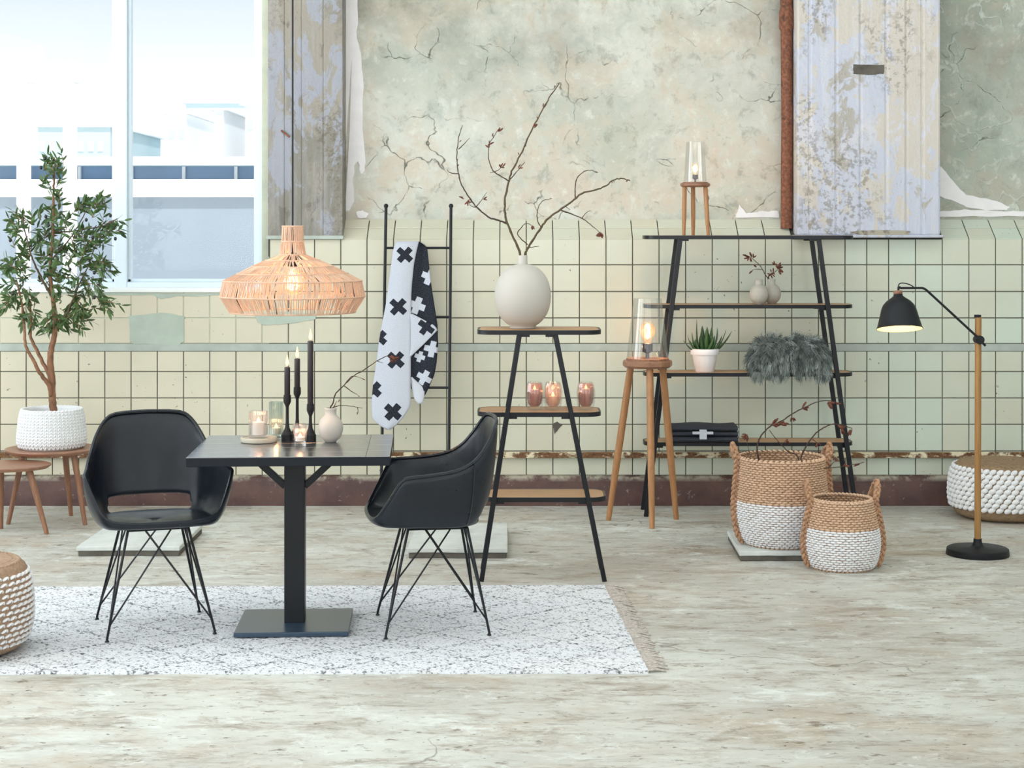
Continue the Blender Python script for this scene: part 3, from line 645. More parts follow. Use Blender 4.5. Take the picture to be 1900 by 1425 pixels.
# ---- armchair -----------------------------------------------------
def chair(label, loc, rot):
    t = thing('shell_armchair', label, 'chair', loc, rot, 'black shell armchairs at the table')
    rim = [(.255,0,.444),(.25,.12,.446),(.228,.205,.462),(.19,.245,.525),(.145,.276,.603),(.115,.278,.618),(.03,.264,.624),(-.07,.25,.638),(-.14,.232,.672),(-.19,.207,.73),(-.222,.172,.785),(-.238,.125,.812),(-.245,0,.818)]
    base = [(.235,0,.428),(.23,.11,.428),(.2,.185,.426),(.15,.205,.425),(.11,.21,.424),(.08,.212,.424),(.03,.212,.422),(-.06,.208,.42),(-.11,.19,.42),(-.14,.165,.42),(-.155,.13,.42),(-.165,.08,.42),(-.168,0,.42)]
    NS = 36; rh = cr(rim, NS); bh = cr(base, NS)
    full = lambda h: [Vector((p.y, -p.x, p.z)) for p in h] + [Vector((-p.y, -p.x, p.z)) for p in h[-2:0:-1]]
    rimf, basef = full(rh), full(bh); n = len(rimf)
    ts = [0, .06, .18, .3, .42, .55, .7, .85, 1.0]; rows = []
    for s_ in (0.0, .4, .75):
        rows.append([Vector((p.x*s_, p.y*s_ + .01*(1-s_), .412 + .012*s_*s_)) for p in basef])
    for q in ts:
        r = []
        for b, e in zip(basef, rimf):
            c = Vector((b.x + (e.x-b.x)*.82, b.y + (e.y-b.y)*.82, b.z + (e.z-b.z)*.2))
            r.append(b*(1-q)**2 + c*2*q*(1-q) + e*q*q)
        rows.append(r)
    m = MB(); m.grid(rows, closed=True)
    def hole(f):
        c = sum((m.v[i] for i in f), Vector()) / 4
        row = f[0] // n
        return row in (4, 5) and c.y > .10 and abs(c.x) < .165
    m.f = [f for f in m.f if not hole(f)]
    m.f = [tuple(dict.fromkeys(f)) for f in m.f]
    sh = m.build('shell', M['leather'], t, smooth=True, angle=180, solid=.014, soff=0, sub=1)
    pm = MB(); pm.tube(rimf + [rimf[0]], .0075, 6, caps=False)
    for sg_ in (1, -1):
        kk = int(NS * .66); kk = kk if sg_ == 1 else (n - kk)
        pm.tube([rows[i][kk] + Vector((rows[i][kk].x, rows[i][kk].y, 0)).normalized()*.008 for i in range(4, len(rows))], .003, 5)
    pm.build('piping', M['leather'], sh, smooth=True)
    fr = MB(); top, ft = .115, .202; zt = .398; cor = []
    for (i, j) in ((1,-1),(1,1),(-1,1),(-1,-1)): cor.append((i, j))
    ring = [Vector((i*top, j*top + .01, zt)) for i, j in cor]
    for k in range(4): fr.tube([ring[k], ring[(k+1) % 4]], .0052, 6)
    fr.box(-.10, .10, -.06, -.03, zt, zt + .008); fr.box(-.10, .10, .06, .09, zt, zt + .008)
    fr.build('seat_frame', M['black'], t, smooth=True)
    for k, (i, j) in enumerate(cor):
        F_ = Vector((i*ft, j*ft*.98, .012)); L = MB()
        L.tube([ring[k], ring[k] + (F_-ring[k])*.5, F_, F_ - Vector((0,0,.012))], [.0055, .0055, .005, .0048], 7)
        L.tube([F_ - Vector((0,0,.012)), F_ - Vector((0,0,.006))], [.009, .006], 8)
        lg = L.build('leg', M['black'], t, smooth=True)
        W = MB(); st = ring[k] + (F_-ring[k])*.90
        for e, fx in ((cor[k-1], .72), (cor[(k+1) % 4], .72)):
            tgt = ring[k] + (Vector((e[0]*top, e[1]*top + .01, zt)) - ring[k]) * fx
            mid = st + (tgt - st)*.02 + Vector((0,0,.004))
            W.tube([st, mid, tgt], .0036, 6)
        W.build('wire_brace', M['black'], lg, smooth=True)
    return t
ZR = .0152
chair('black leather armchair left of the table facing the viewer, open slot above seat', (-1.418, 6.745, ZR), math.radians(19))
chair('black leather armchair at the right of the table seen from its side', (-.335, 6.77, ZR), math.radians(-81))

# ---- table --------------------------------------------------------
TZ, TR = .72, math.radians(3)
tb = thing('pedestal_table', 'square black table with dark planked top on one post and flat base plate', 'table', (-.873, 6.775, ZR), TR)
TT = TZ - ZR
m = MB(); m.box(-.379, .379, -.34, .34, TT-.036, TT-.003); m.build('table_frame', M['tableedge'], tb, bevel=.003)
for k in range(5):
    a = -.34 + k*.136; MB().box(-.3785, .288, a + .0006, a + .1354, TT-.004, TT).build('plank', M['tabletop'], tb, bevel=.0012, bseg=1)
for k in range(4):
    a = -.34 + k*.17; MB().box(.2886, .3785, a + .0006, a + .1694, TT-.004, TT).build('plank', M['tabletop'], tb, bevel=.0012, bseg=1)
MB().box(-.04, .04, -.04, .04, .016, TT-.036).build('post', M['black'], tb, bevel=.004)
MB().box(-.218, .218, -.205, .205, 0, .018).build('base_plate', M['plate'], tb, bevel=.003)
for sg_ in (-1, 1):
    MB().bar((sg_*.038, 0, TT-.16), (sg_*.175, 0, TT-.034), .026, .026).build('brace', M['black'], tb, bevel=.002)
MB().box(-.20, .20, -.07, .07, TT-.042, TT-.036).build('mounting_plate', M['black'], tb)

# ---- on the table -------------------------------------------------
def TY(py): return (CH - TZ) * F / (py - HY)
def tp(px, py): Y = TY(py); return Vector(((px-CX)*Y/F, Y, TZ))
def lathe_part(name, prof, mat, parent, n=32, mod=None, cap0=True, cap1=True, ang=40):
    return MB().lathe(prof, n, mod=mod, cap0=cap0, cap1=cap1).build(name, mat, parent, smooth=True, angle=ang)
p = tp(480.5, 820); tr = thing('round_tray', 'low round beige stone tray at the left of the table under a square glass', 'tray', p)
lathe_part('tray_body', [(.066, 0), (.0715, .002), (.0725, .005), (.0725, .017), (.070, .020), (.066, .0205), (.064, .017), (0, .017)], M['tray'], tr, 48, cap1=False)
def flame(parent, z, h, r, mat, name='flame'):
    return MB().lathe([(0, z), (r*.75, z+h*.12), (r, z+h*.28), (r*.8, z+h*.5), (r*.35, z+h*.8), (0.0002, z+h)], 10, cap0=False, cap1=False).build(name, mat, parent, smooth=True)
def squircle(k): return lambda a, z: 1.0 / (abs(math.cos(a))**k + abs(math.sin(a))**k) ** (1/k)
def jar(name, label, loc, ro, h, mat, n=64, mod=None, wall=.005, foot=.012, cat='candle holder', group=None, cz=.0, tl=(.0165, .014), fl=.02, prof=None):
    t = thing(name, label, cat, loc, 0, group)
    if prof: out = prof
    else: out = [(ro*.93, 0), (ro*.99, .003), (ro, .01), (ro, h)]
    inn = [(max(r - wall, .004), max(z, foot)) for r, z in out[::-1] if z >= 0]
    pr = out + [(out[-1][0] - wall*.5, h + .0015)] + inn + [(0.0, foot)]
    MB().lathe(pr, n, mod=mod, cap1=False).build('glass_body', mat, t, smooth=True, angle=50)
    c = lathe_part('tealight', [(tl[0], foot + .001), (tl[0], foot + tl[1]), (tl[0]*.9, foot + tl[1] - .002), (0, foot + tl[1] - .003)], M['wax'], t, 20, cap1=False)
    flame(c, foot + tl[1] - .002, fl, .0075, M['glow'])
    l = bpy.data.lights.new('tealight_light', 'POINT'); l.energy = .10; l.color = (1, .5, .25); l.shadow_soft_size = .008
    lo = bpy.data.objects.new('tealight_light', l); COL.objects.link(lo); lo.location = Vector(loc) + Vector((0, 0, foot + tl[1] + fl + .004))
    return t
rib = lambda nr, d, k=None: (lambda a, z: (squircle(k)(a, z) if k else 1.0) * (1 + d*math.cos(nr*a)))
jar('square_candle_glass', 'square ribbed glass candle holder standing on the round tray', p + Vector((-.002, 0, .0172)), .036, .105, M['ribbed'], 128, rib(28, .018, 4.5), tl=(.024, .05), fl=.024)
jar('tall_candle_glass', 'tall narrow grey green ribbed glass behind the square glass', tp(512.5, 811), .029, .143, M['ribgreen'], 96, rib(16, .03), tl=(.018, .026), fl=.02)
jar('candle_tumbler', 'small clear faceted tumbler with a lit tealight at the front of the table', tp(557, 829), .027, .088, M['ribbed'], 96, rib(20, .025), prof=[(.020, 0), (.022, .003), (.0235, .03), (.029, .086), (.029, .088)], tl=(.0185, .016), fl=.02, foot=.022)
def candlestick(label, px, pyb, hs, hc, lean=0):
    t = thing('candlestick', label, 'candlestick', tp(px, pyb), R.uniform(0, .6), 'black candlesticks with tapers on the table')
    MB().lathe([(.0235, 0), (.0235, .026), (.019, .033), (.0095, .052), (.0068, .075), (.0062, hs-.05), (.0085, hs-.042), (.015, hs-.028), (.0155, hs-.018), (.0145, hs), (.011, hs), (.011, hs-.006), (0, hs-.006)], 10, cap1=False).build('stick', M['blackm'], t, smooth=True, angle=25)
    c = MB().lathe([(.0105, hs-.006), (.0118, hs-.002), (.0118, hs+hc-.006), (.0112, hs+hc-.001), (.009, hs+hc), (0, hs+hc-.002)], 20, cap1=False).build('taper_candle', M['candle'], t, smooth=True)
    MB().tube([(0, 0, hs+hc-.002), (.0005, 0, hs+hc+.008)], .0008, 5).build('wick', M['candle'], c)
    flame(c, hs+hc+.003, .046, .0068, M['flame'])
    return t
candlestick('shortest black candlestick with a lit black taper beside the tall glass', 533, 818, .184, .112)
candlestick('middle black candlestick with a lit black taper standing behind the tumbler', 551.5, 812, .206, .116)
candlestick('tallest black candlestick with a lit black taper next to the small vase', 576, 819, .150, .252)

def vase(name, label, loc, r, h, neck, mat, cat='vase', feet=False, group=None, sq=1.0, nh=.19):
    t = thing(name, label, cat, loc, 0, group)
    hb = h * (1 - nh); pr = [(r*.36, 0), (r*.45, .001*h/.1)]
    for k in range(1, 24):
        th = -PI/2 + PI * k / 24; rr = r * math.cos(th) ** .86; z = hb/2 + hb/2*math.sin(th)
        if rr > r*.45 and (z < hb/2 or rr > neck*1.06): pr.append((rr, z))
    pr += [(neck*1.04, hb*.975), (neck*.98, hb*.985), (neck*.97, h*.93), (neck*1.03, h*.955), (neck*1.03, h*.99), (neck*.98, h), (neck*.8, h), (neck*.76, hb*.97), (neck*.76, hb*.7), (r*.55, hb*.6), (r*.55, hb*.2), (0, hb*.12)]
    lathe_part('vase_body', pr, mat, t, 48, cap1=False, ang=60)
    if feet:
        for k in range(3):
            a = k*2*PI/3 + .5; MB().blob((r*.38*math.cos(a), r*.38*math.sin(a), .003), (.006,0,0), (0,.006,0), (0,0,.006)).build('foot', mat, t, smooth=True)
    return t
# twigs: polylines in photo pixels at a depth, thickness tapering
def bough(label, Y, paths, buds, mat='twig', r0=.006, cat='branch', name='budding_branch', group=None, sz=1.0, yv=.05):
    """paths: list of (radius, [(px,py,dy)...]); first path is the main stem"""
    b0 = P(*paths[0][1][0][:2], Y); t = thing(name, label, cat, b0, 0, group)
    main = None
    for i, (rad, pts) in enumerate(paths):
        q = [P(a[0], a[1], Y + (a[2] if len(a) > 2 else 0)) for a in pts]
        q = cr(q, max(6, len(q)*5)); L = len(q)
        q = [v + Vector((R.uniform(-1,1), R.uniform(-1,1), R.uniform(-1,1))) * rad * .35 for v in q]
        rr = [rad * (1 - .6*k/(L-1)) * R.uniform(.88, 1.15) for k in range(L)]
        mb = MB().tube(q, rr, 7)
        if i == 0: main = mb.build('stem', M[mat], t, world=True, smooth=True, angle=180)
        else: mb.build('side_twig', M['twig'], t, world=True, smooth=True, angle=180)
    for (px, py, dx, dy, L) in buds:                    # a bud: pointed, from (px,py) along (dx,dy) pixels
        s_ = F / Y; d = Vector((dx, R.uniform(-.4, .4)*math.hypot(dx, dy), -dy)); d = d.normalized() * L / s_
        c = P(px, py, Y) + d*.5; wv = d.orthogonal().normalized() * d.length * .16; w2 = d.normalized().cross(wv); 
        MB().blob(c, wv, w2, d*.5, 6, 4).build('bud', M['bud'], t, world=True, smooth=True, angle=180)
    return t
def cl(px, py, k, L=8, ang=None, sp=1.2):               # a cluster of buds
    o = []
    for i in range(k):
        a = (ang if ang is not None else R.uniform(0, 2*PI)) + R.uniform(-sp, sp)
        o.append((px + R.uniform(-2, 2), py + R.uniform(-2, 2), math.cos(a), -math.sin(a), L * R.uniform(.7, 1.15)))
    return o
v0 = tp(613.5, 820)
vase('small_vase', 'small round greige vase with a bare twig on the table', v0, .0495, .136, .0235, M['ceramic'])
q5 = lambda *a: [(340 + x/4.452, 580 + y/4.452) for x, y in a]
bough('bare budding twig leaning right out of the small table vase', v0.y, [
    (.0032, [(613, 800)] + q5((1215,800),(1240,740),(1260,670),(1330,600),(1400,530),(1500,470),(1600,400),(1680,362),(1725,375))),
    (.0022, q5((1330,605),(1390,650),(1440,680))), (.002, q5((1330,600),(1360,560),(1400,525),(1480,545))),
    (.0022, q5((1225,795),(1250,780),(1310,768),(1400,775),(1480,790))), (.0018, q5((1440,785),(1445,820))),
    (.002, q5((1240,785),(1270,730))), (.0018, q5((1600,400),(1650,415)))],
    cl(725, 660, 5, 10, -1.2, .7) + cl(733, 662, 4, 10, -.9, 1.0) + cl(728, 668, 3, 9, -1.6, .5) + cl(671, 702, 1, 7, -.4, .1) + cl(664, 732, 1, 7, -.5, .1) + cl(664, 764, 2, 6, -1.5, .4) + cl(626, 746, 1, 6, 1.2, .2))

# ---- pendant lamp -------------------------------------------------
YP_ = 6.8; pxc = (543 - CX) * YP_ / F; S = F / YP_
pd = thing('pendant_lamp', 'wide woven cane pendant lamp hanging on a black cord over the table', 'lamp', (pxc, YP_, CH - (580-HY)/S))
zz = lambda py: CH - (py - HY)/S
MB().tube([(pxc, YP_, zz(470)), (pxc, YP_, ZC)], .0036, 8).build('cord', M['blackm'], pd, world=True)
prof = [(19.5, 420), (20.5, 448), (24, 472.5), (50, 483), (76, 494.5), (103, 508), (128, 521), (134, 550), (116, 579)]
prof = [(a/S, zz(b)) for a, b in prof]
names = ['neck_weave', 'neck_weave', 'shoulder_weave', 'shoulder_weave', 'shoulder_weave', 'shoulder_weave', 'side_weave', 'lower_weave']
rg = random.Random(5); last = None; groups = {}
for i in range(8):
    (r0, z0), (r1, z1) = prof[i], prof[i+1]; m = groups.setdefault(names[i], MB())
    N = max(44, int(2*PI*max(r0, r1)/.0088)); tw = .5*PI/N
    for k in range(N):
        a = 2*PI*k/N + rg.uniform(-.3, .3)*PI/N
        if rg.random() < .05: continue
        lean = rg.uniform(-1.6, 1.6)*PI/N + (.9*PI/N if i % 2 else -.9*PI/N)
        wd = min(.0046, 2*PI*min(r0, r1)/N*.85) * rg.uniform(.6, 1.05)
        p0 = Vector((pxc + r0*math.cos(a), YP_ + r0*math.sin(a), z0)); p1 = Vector((pxc + r1*math.cos(a+lean), YP_ + r1*math.sin(a+lean), z1))
        m.bar(p0, p1, wd, .0022, side=(math.cos(a), math.sin(a), 0.001))
for k_, m in groups.items(): m.build(k_, M['cane'], pd, world=True, kind='stuff')
for (r, z) in prof:
    m = MB(); N = 56
    m.tube([(pxc + r*math.cos(2*PI*k/N), YP_ + r*math.sin(2*PI*k/N), z) for k in range(N+1)], .0032, 5, caps=False)
    m.build('ring', M['cane'], pd, world=True, smooth=True)
m = MB()
for k in range(10):
    a = 2*PI*k/10 + .2
    m.tube([(pxc + r*.985*math.cos(a), YP_ + r*.985*math.sin(a), z) for r, z in prof[2:]], .0018, 5)
m.build('wire_ribs', M['blackm'], pd, world=True, smooth=True)
def bulb(parent, c, r, h, filr=None, sock=True, energy=6, colr=(1.0, .55, .25)):
    c = Vector(c); pr = [(r*.38, 0), (r*.42, h*.12), (r*.75, h*.32), (r*.98, h*.52), (r, h*.64), (r*.86, h*.84), (r*.5, h*.965), (0.0005, h)]
    MB().lathe(pr, 24, c, cap0=False, cap1=False).build('bulb', M['bulbglass'], parent, world=True, smooth=True)
    fm = MB(); n_ = 6
    for k in range(n_):
        a0 = 2*PI*k/n_; b0 = 2*PI*(k+1)/n_
        fm.tube([c + Vector((r*.34*math.cos(a0), r*.34*math.sin(a0), h*.28)), c + Vector((r*.42*math.cos((a0+b0)/2), r*.42*math.sin((a0+b0)/2), h*.78))], .0016, 5)
    fm.build('filament', M['filament'], parent, world=True)
    l = bpy.data.lights.new('bulb_light', 'POINT'); l.energy = energy; l.color = colr; l.shadow_soft_size = .015
    lo = bpy.data.objects.new('bulb_light', l); COL.objects.link(lo); lo.location = c + Vector((0, 0, h*.55)); return lo
MB().lathe([(.004, zz(468)), (.019, zz(470)), (.021, zz(490)), (.016, zz(497)), (0, zz(497))], 20, (pxc, YP_, 0), cap0=False, cap1=False).build('socket', M['blackm'], pd, world=True, smooth=True)
gm = MB().lathe([(.013, 0), (.02, -.012), (.04, -.04), (.048, -.066), (.044, -.09), (.026, -.108), (.0005, -.114)], 24, (pxc, YP_, zz(494)), cap0=False, cap1=False).build('bulb', M['bulbglass'], pd, world=True, smooth=True)
fm = MB()
for k in range(7):
    a0 = 2*PI*k/7; a1 = a0 + PI/7
    fm.tube([(pxc + .016*math.cos(a0), YP_ + .016*math.sin(a0), zz(494) - .03), (pxc + .022*math.cos(a1), YP_ + .022*math.sin(a1), zz(494) - .088)], .002, 5)
fm.build('filament', M['filament'], pd, world=True)
l = bpy.data.lights.new('pendant_light', 'POINT'); l.energy = 6; l.color = (1, .60, .36); l.shadow_soft_size = .03
lo = bpy.data.objects.new('pendant_light', l); COL.objects.link(lo); lo.location = (pxc, YP_, zz(494) - .06)
# ================================================================== LADDER RACK AND THROW
def lady(z): return 9.36 + (9.745 - 9.36) / 1.70 * z
la = thing('ladder_rack', 'thin black metal ladder leaning on the tiled wall with a patterned throw over it', 'ladder', (-.557, lady(0), 0))
for x in (-.742, -.375):
    MB().tube([(x, lady(0), .002), (x, lady(1.69), 1.69)], .0085, 12).build('rail', M['black'], la, world=True, smooth=True)
    MB().blob((x, lady(1.70), 1.695), (.013,0,0), (0,.013,0), (0,0,.014), 12, 8).build('rail_cap', M['black'], la, world=True, smooth=True)
for z in (1.459, 1.075, .69, .31):
    MB().tube([(-.742, lady(z), z), (-.375, lady(z), z)], .0072, 10).build('rung', M['black'], la, world=True, smooth=True)
th = thing('patterned_throw', 'black and white knitted throw with cross motifs hanging from the ladder', 'blanket', (-.68, 9.6, .5))
def cross_mat(name, bgk, fg, crosses, seed):
    n = NT(name, 0.92, spec=0.15); uv = n.nd('ShaderNodeUVMap').outputs[0]
    nz = n.nd('ShaderNodeTexNoise'); nz.inputs['Scale'].default_value = .35; n.lk(uv, nz.inputs['Vector'])
    vv = n.nd('ShaderNodeVectorMath', operation='MULTIPLY_ADD'); n.lk(nz.outputs['Color'], vv.inputs[0]); vv.inputs[1].default_value = (1.2, 1.2, 0); n.lk(uv, vv.inputs[2])
    s_ = n.sep(vv.outputs[0]); tot = None
    for (cx, cy, ang, al, aw) in crosses:
        dx = n.math('SUBTRACT', s_[0], cx + .6); dy = n.math('SUBTRACT', s_[1], cy + .6); c_, sn = math.cos(ang), math.sin(ang)
        u = n.math('ABSOLUTE', n.math('ADD', n.math('MULTIPLY', dx, c_), n.math('MULTIPLY', dy, sn)))
        v = n.math('ABSOLUTE', n.math('SUBTRACT', n.math('MULTIPLY', dy, c_), n.math('MULTIPLY', dx, sn)))
        a = n.math('MULTIPLY', n.math('LESS_THAN', u, al), n.math('LESS_THAN', v, aw))
        b = n.math('MULTIPLY', n.math('LESS_THAN', v, al), n.math('LESS_THAN', u, aw))
        q = n.math('MAXIMUM', a, b); tot = q if tot is None else n.math('MAXIMUM', tot, q)
    def tex(kind, sc):
        f = n.noise(sc, 3, 0.6, uv)
        return n.mix(n.ramp(f, [(0.4, 0.0), (0.65, 1.0)]), C('1D2028'), C('3A3E48')) if kind == 'd' else n.mix(n.ramp(f, [(0.4, 0.0), (0.7, 1.0)]), C('C4C9D4'), C('B6BBC7'))
    n.col(n.mix(tot, tex(bgk, .55), tex(fg, .5))); n.bump(n.noise(.9, 2, .6, uv), 0.25, 0.003); return n.m
def cloth(name, left, right, mat, off, fold, NY=60, NX=14, th_=.007):
    """left/right: (py, px) outlines in photo pixels, hung on the leaning ladder plane, off metres in front of it"""
    def ip(t, y):
        for (y0, x0), (y1, x1) in zip(t, t[1:]):
            if y0 <= y <= y1: return x0 + (x1-x0)*(y-y0)/max(1e-6, y1-y0)
        return t[-1][1]
    y0, y1 = left[0][0], left[-1][0]; rows = []; uv = []
    for j in range(NY+1):
        y = y0 + (y1-y0)*j/NY; a, b = ip(left, y), ip(right, y); r = []
        for i in range(NX+1):
            u = i/NX; px = a + (b-a)*u; Y = 9.65
            for _ in range(3):
                z = CH - (y-HY)*Y/F; Y = lady(z) - off - fold(u, (y-y0)/(y1-y0))
            r.append(P(px, y, Y)); uv.append((px, y))
        rows.append(r)
    m = MB().grid(rows); return m.build(name, mat, th, world=True, smooth=True, angle=180, solid=th_, soff=0, uv=uv)
X_ = math.radians(42)
mw = cross_mat('white_throw_black_crosses', 'w', 'd', [(751,473,X_,16,5.4), (739,569.5,X_,17,5.6), (704,627,X_,15,5.6), (734.5,668,X_,17,5.8), (693,723,X_,16,6), (729,764.5,X_,17,6.2)], 1)
md = cross_mat('dark_throw_white_crosses', 'd', 'w', [(797,514,.4,15,5.6), (773.5,567,.35,16,6), (802,648,.22,15,5.2), (779,662,.3,10,4), (787,701,.5,14,5), (776.5,735,.3,0.1,.1)], 2)
mf = cross_mat('folded_corner_cloth', 'w', 'd', [(791,606.5,.62,16,5.4)], 3)
cloth('front_panel', [(448,736),(462,730),(513,723),(566,716),(617,706),(645,702),(687,696.5),(715,692),(751,689.5),(777,691),(790,706),(797,719)],
      [(448,777),(470,772),(490,768),(524,764.5),(546,763),(600,762.5),(700,762),(754,762),(775,748),(788,736),(797,724)], mw, .022, lambda u, v: .012*math.sin(u*PI) + .006*v)
cloth('back_panel', [(449,775),(490,766),(546,760),(640,758),(700,758),(722,764),(740,770),(747,777)],
      [(449,778),(458,792),(493,796),(527,800),(566,806),(602,811.7),(639,813),(673,810),(695,806),(720,795),(735,787),(747,781)], md, .012, lambda u, v: .006*math.sin(u*7+v*3))
cloth('folded_corner', [(583,760),(600,759),(630,759),(662,759.5)], [(583,765),(604,806),(612,812),(622,803),(640,785),(662,761)], mf, .024, lambda u, v: .004*math.sin(u*3), NY=24)
cloth('hanging_tail', [(700,762),(725,765),(740,769),(749,776)], [(700,764),(722,788),(737,787),(749,783)], M['cloth_white'], .016, lambda u, v: .006*math.sin(u*PI), NY=12)

# ================================================================== A-FRAME SHELVES
def shelf(label, Yf, depth, feet, tops, zs_, spans, bw=.021):
    cx = (feet[0] + feet[1])/2; t = thing('shelf_rack', label, 'shelf', (cx, Yf + depth/2, 0)); zt = zs_[0]
    lx = lambda k, z: feet[k] + (tops[k]-feet[k]) * z / zt
    for k in (0, 1):
        for y in (Yf, Yf + depth - bw):
            sd = 1 if k == 0 else -1
            MB().bar((feet[k], y + bw/2, 0), (tops[k], y + bw/2, zt - .019), bw, bw*.72, side=(0, 1, 0)).build('leg', M['black'], t, world=True, bevel=.002)
    for z, (a, b) in zip(zs_, spans):
        y0, y1 = Yf + bw*.9, Yf + depth - bw*.9
        if z == zt: y0, y1 = Yf - .002, Yf + depth + .002
        o = rrect(a, b, y0, y1, .075); i = rrect(a+.008, b-.008, y0+.008, y1-.008, .068)
        MB().prism(rrect(a+.009, b-.009, y0+.009, y1-.009, .067), z-.017, z-.0004).build('shelf_board', M['oak'], t, world=True, bevel=.001, bseg=1)
        MB().band(o, i, z-.020, z).build('shelf_rim', M['black'], t, world=True, smooth=True)
        for k in (0, 1):
            x = lx(k, z); d = 1 if k == 0 else -1
            for yy in (y0 + .01, y1 - .035):
                MB().box(min(x, x + d*.045), max(x, x + d*.045), yy, yy + .025, z-.030, z-.020).build('bracket', M['black'], t, world=True)
    return t
YS = 7.66; zS = [1.118, .751, .372]
shelf('small black A-frame shelf with oak boards carrying the big round vase', YS, .30, (-.16, .388), (.010, .170), zS, [(-.18, .375), (-.18, .375), (-.155, .398)])
YT = 9.375; zT = [1.53, 1.152, .781, .402]
shelf('tall wide black A-frame shelf with four oak boards against the tiled wall', YT, .255, (.700, 1.847), (.887, 1.640), zT, [(.693, 1.838)]*4, bw=.025)

vb = P(970, 606, 7.81); vb = Vector((vb.x, 7.81, zS[0]))
def bigvase():
    t = thing('large_vase', 'large round matt greige vase with tall branches on top of the small shelf', 'vase', vb)
    r, hb, nk, h = .128, .292, .021, .331; pr = [(.05, 0), (.058, .002)]
    for k in range(1, 22):
        th_ = -PI/2 + PI*k/22; rr = r*abs(math.cos(th_))**.86; z = hb/2 + hb/2*math.sin(th_)
        if (z < hb/2 and rr > .06) or (z >= hb/2 and rr > nk*1.25): pr.append((rr, z))
    pr += [(nk*1.1, hb*.992), (nk, hb+.006), (nk, h-.002), (nk*.95, h), (nk*.8, h), (nk*.76, hb*.95), (.06, hb*.8), (.1, hb*.5), (.04, .03), (0, .02)]
    lathe_part('vase_body', pr, M['ceramic'], t, 64, cap1=False, ang=60)
bigvase()
q6 = lambda *a: [(820 + x/4.192, 140 + y/4.192) for x, y in a]
bough('tall upright left branch in the large round vase', 7.81, [
    (.0062, [(972, 520, 0)] + [(x, y, -.0) for x, y in q6((610,1390),(560,1270),(510,1150),(490,1070),(492,960),(522,820),(545,740),(620,600),(690,440),(770,290),(830,180),(915,60))]),
    (.0042, q6((505,1152),(430,1125),(360,1100),(270,1025),(200,930),(145,830),(122,720),(115,620),(130,490),(158,388))),
    (.003, q6((518,820),(470,790),(405,748),(375,690),(360,620),(368,540),(400,480),(440,420))),
    (.0024, q6((130,572),(170,535),(215,487))), (.0024, q6((128,765),(80,760),(50,748),(40,728))),
    (.0024, q6((265,1022),(300,980),(350,908))), (.0026, q6((525,815),(580,750),(645,675))), (.002, q6((410,748),(440,735),(460,715))),
    (.002, q6((405,750),(375,757))), (.002, q6((262,1025),(225,1015),(205,980)))],
    cl(907, 274, 5, 9, 2.0, 1.0) + cl(908, 268, 3, 8, 1.2, .8) + cl(923, 244, 3, 10, 1.0, .5) + cl(915, 255, 2, 7, 1.2, .6) + cl(930, 312, 5, 10, .8, 1.5) +
    cl(868, 372, 6, 9, -1.2, 1.2) + cl(861, 368, 2, 9, 2.9, .4) + cl(897, 370, 3, 9, .5, .8) + cl(990, 236, 3, 10, 1.1, .5) + cl(1008, 200, 3, 9, 1.1, .5) + cl(961, 312, 2, 8, .6, .6) +
    [(820 + x/4.192, 140 + y/4.192, dx, -1, 6) for x, y, dx in ((640,560,.9),(600,620,-.4),(720,400,.9),(745,340,-.3),(850,150,.9),(880,100,-.2),(125,660,-.7),(135,520,.8),(120,710,.6))], mat='twigmoss')
bough('right branch spreading towards the tall shelf from the large round vase', 7.83, [
    (.0058, [(968, 520, 0)] + q6((650,1388),(680,1325),(775,1180),(830,1110),(920,1045),(1030,965),(1095,912),(1210,885),(1290,850),(1330,815),(1400,802),(1465,820))),
    (.0026, q6((665,1315),(590,1240),(620,1180),(660,1150),(720,1180))), (.0026, q6((770,1180),(742,1120),(745,1040),(785,975),(840,965))),
    (.003, q6((1038,950),(1035,880),(1050,800),(1110,745),(1165,738),(1200,757))), (.0032, q6((925,1048),(1010,1080),(1090,1112),(1150,1155),(1225,1220))),
    (.0022, q6((685,1338),(755,1328))), (.002, q6((1090,1110),(1120,1070),(1155,1050))), (.0018, q6((965,1022),(1000,1045)))],
    cl(1112, 432, 7, 11, -1.5, .9) + cl(988, 420, 3, 9, -.9, .7) + cl(1163, 334, 3, 6, -1.2, .8) + cl(1137, 334, 2, 6, -1.5, .5) + cl(1106, 320, 1, 6, -.5, .2) + cl(1019, 370, 1, 6, 0, .2), mat='twigmoss')
for px, la_, mt, tl in ((992, 'left dark rose glass candle holder on the middle board of the small shelf', 'rose', .075), (1026, 'pale rose glass candle holder between two darker ones', 'rosepale', .045), (1087, 'right dark rose glass candle holder standing alone beside the shelf leg', 'rose', .078)):
    Y = 7.80; x = (px - CX)*Y/F
    t = jar('candle_glass', la_, (x, Y, zS[1]), .042, .124, M['clear'], 72, rib(12, .03), prof=[(.031, 0), (.034, .003), (.0375, .016), (.0415, .045), (.0415, .08), (.037, .11), (.033, .122), (.032, .124)], tl=(.018, tl), fl=.022, foot=.016, wall=.0035)
    MB().lathe([(.021, .017), (.031, .03), (.0355, .055), (.0355, .085), (.030, .118)], 40, cap0=True, cap1=False).build('inner_glass', M[mt], t, smooth=True)

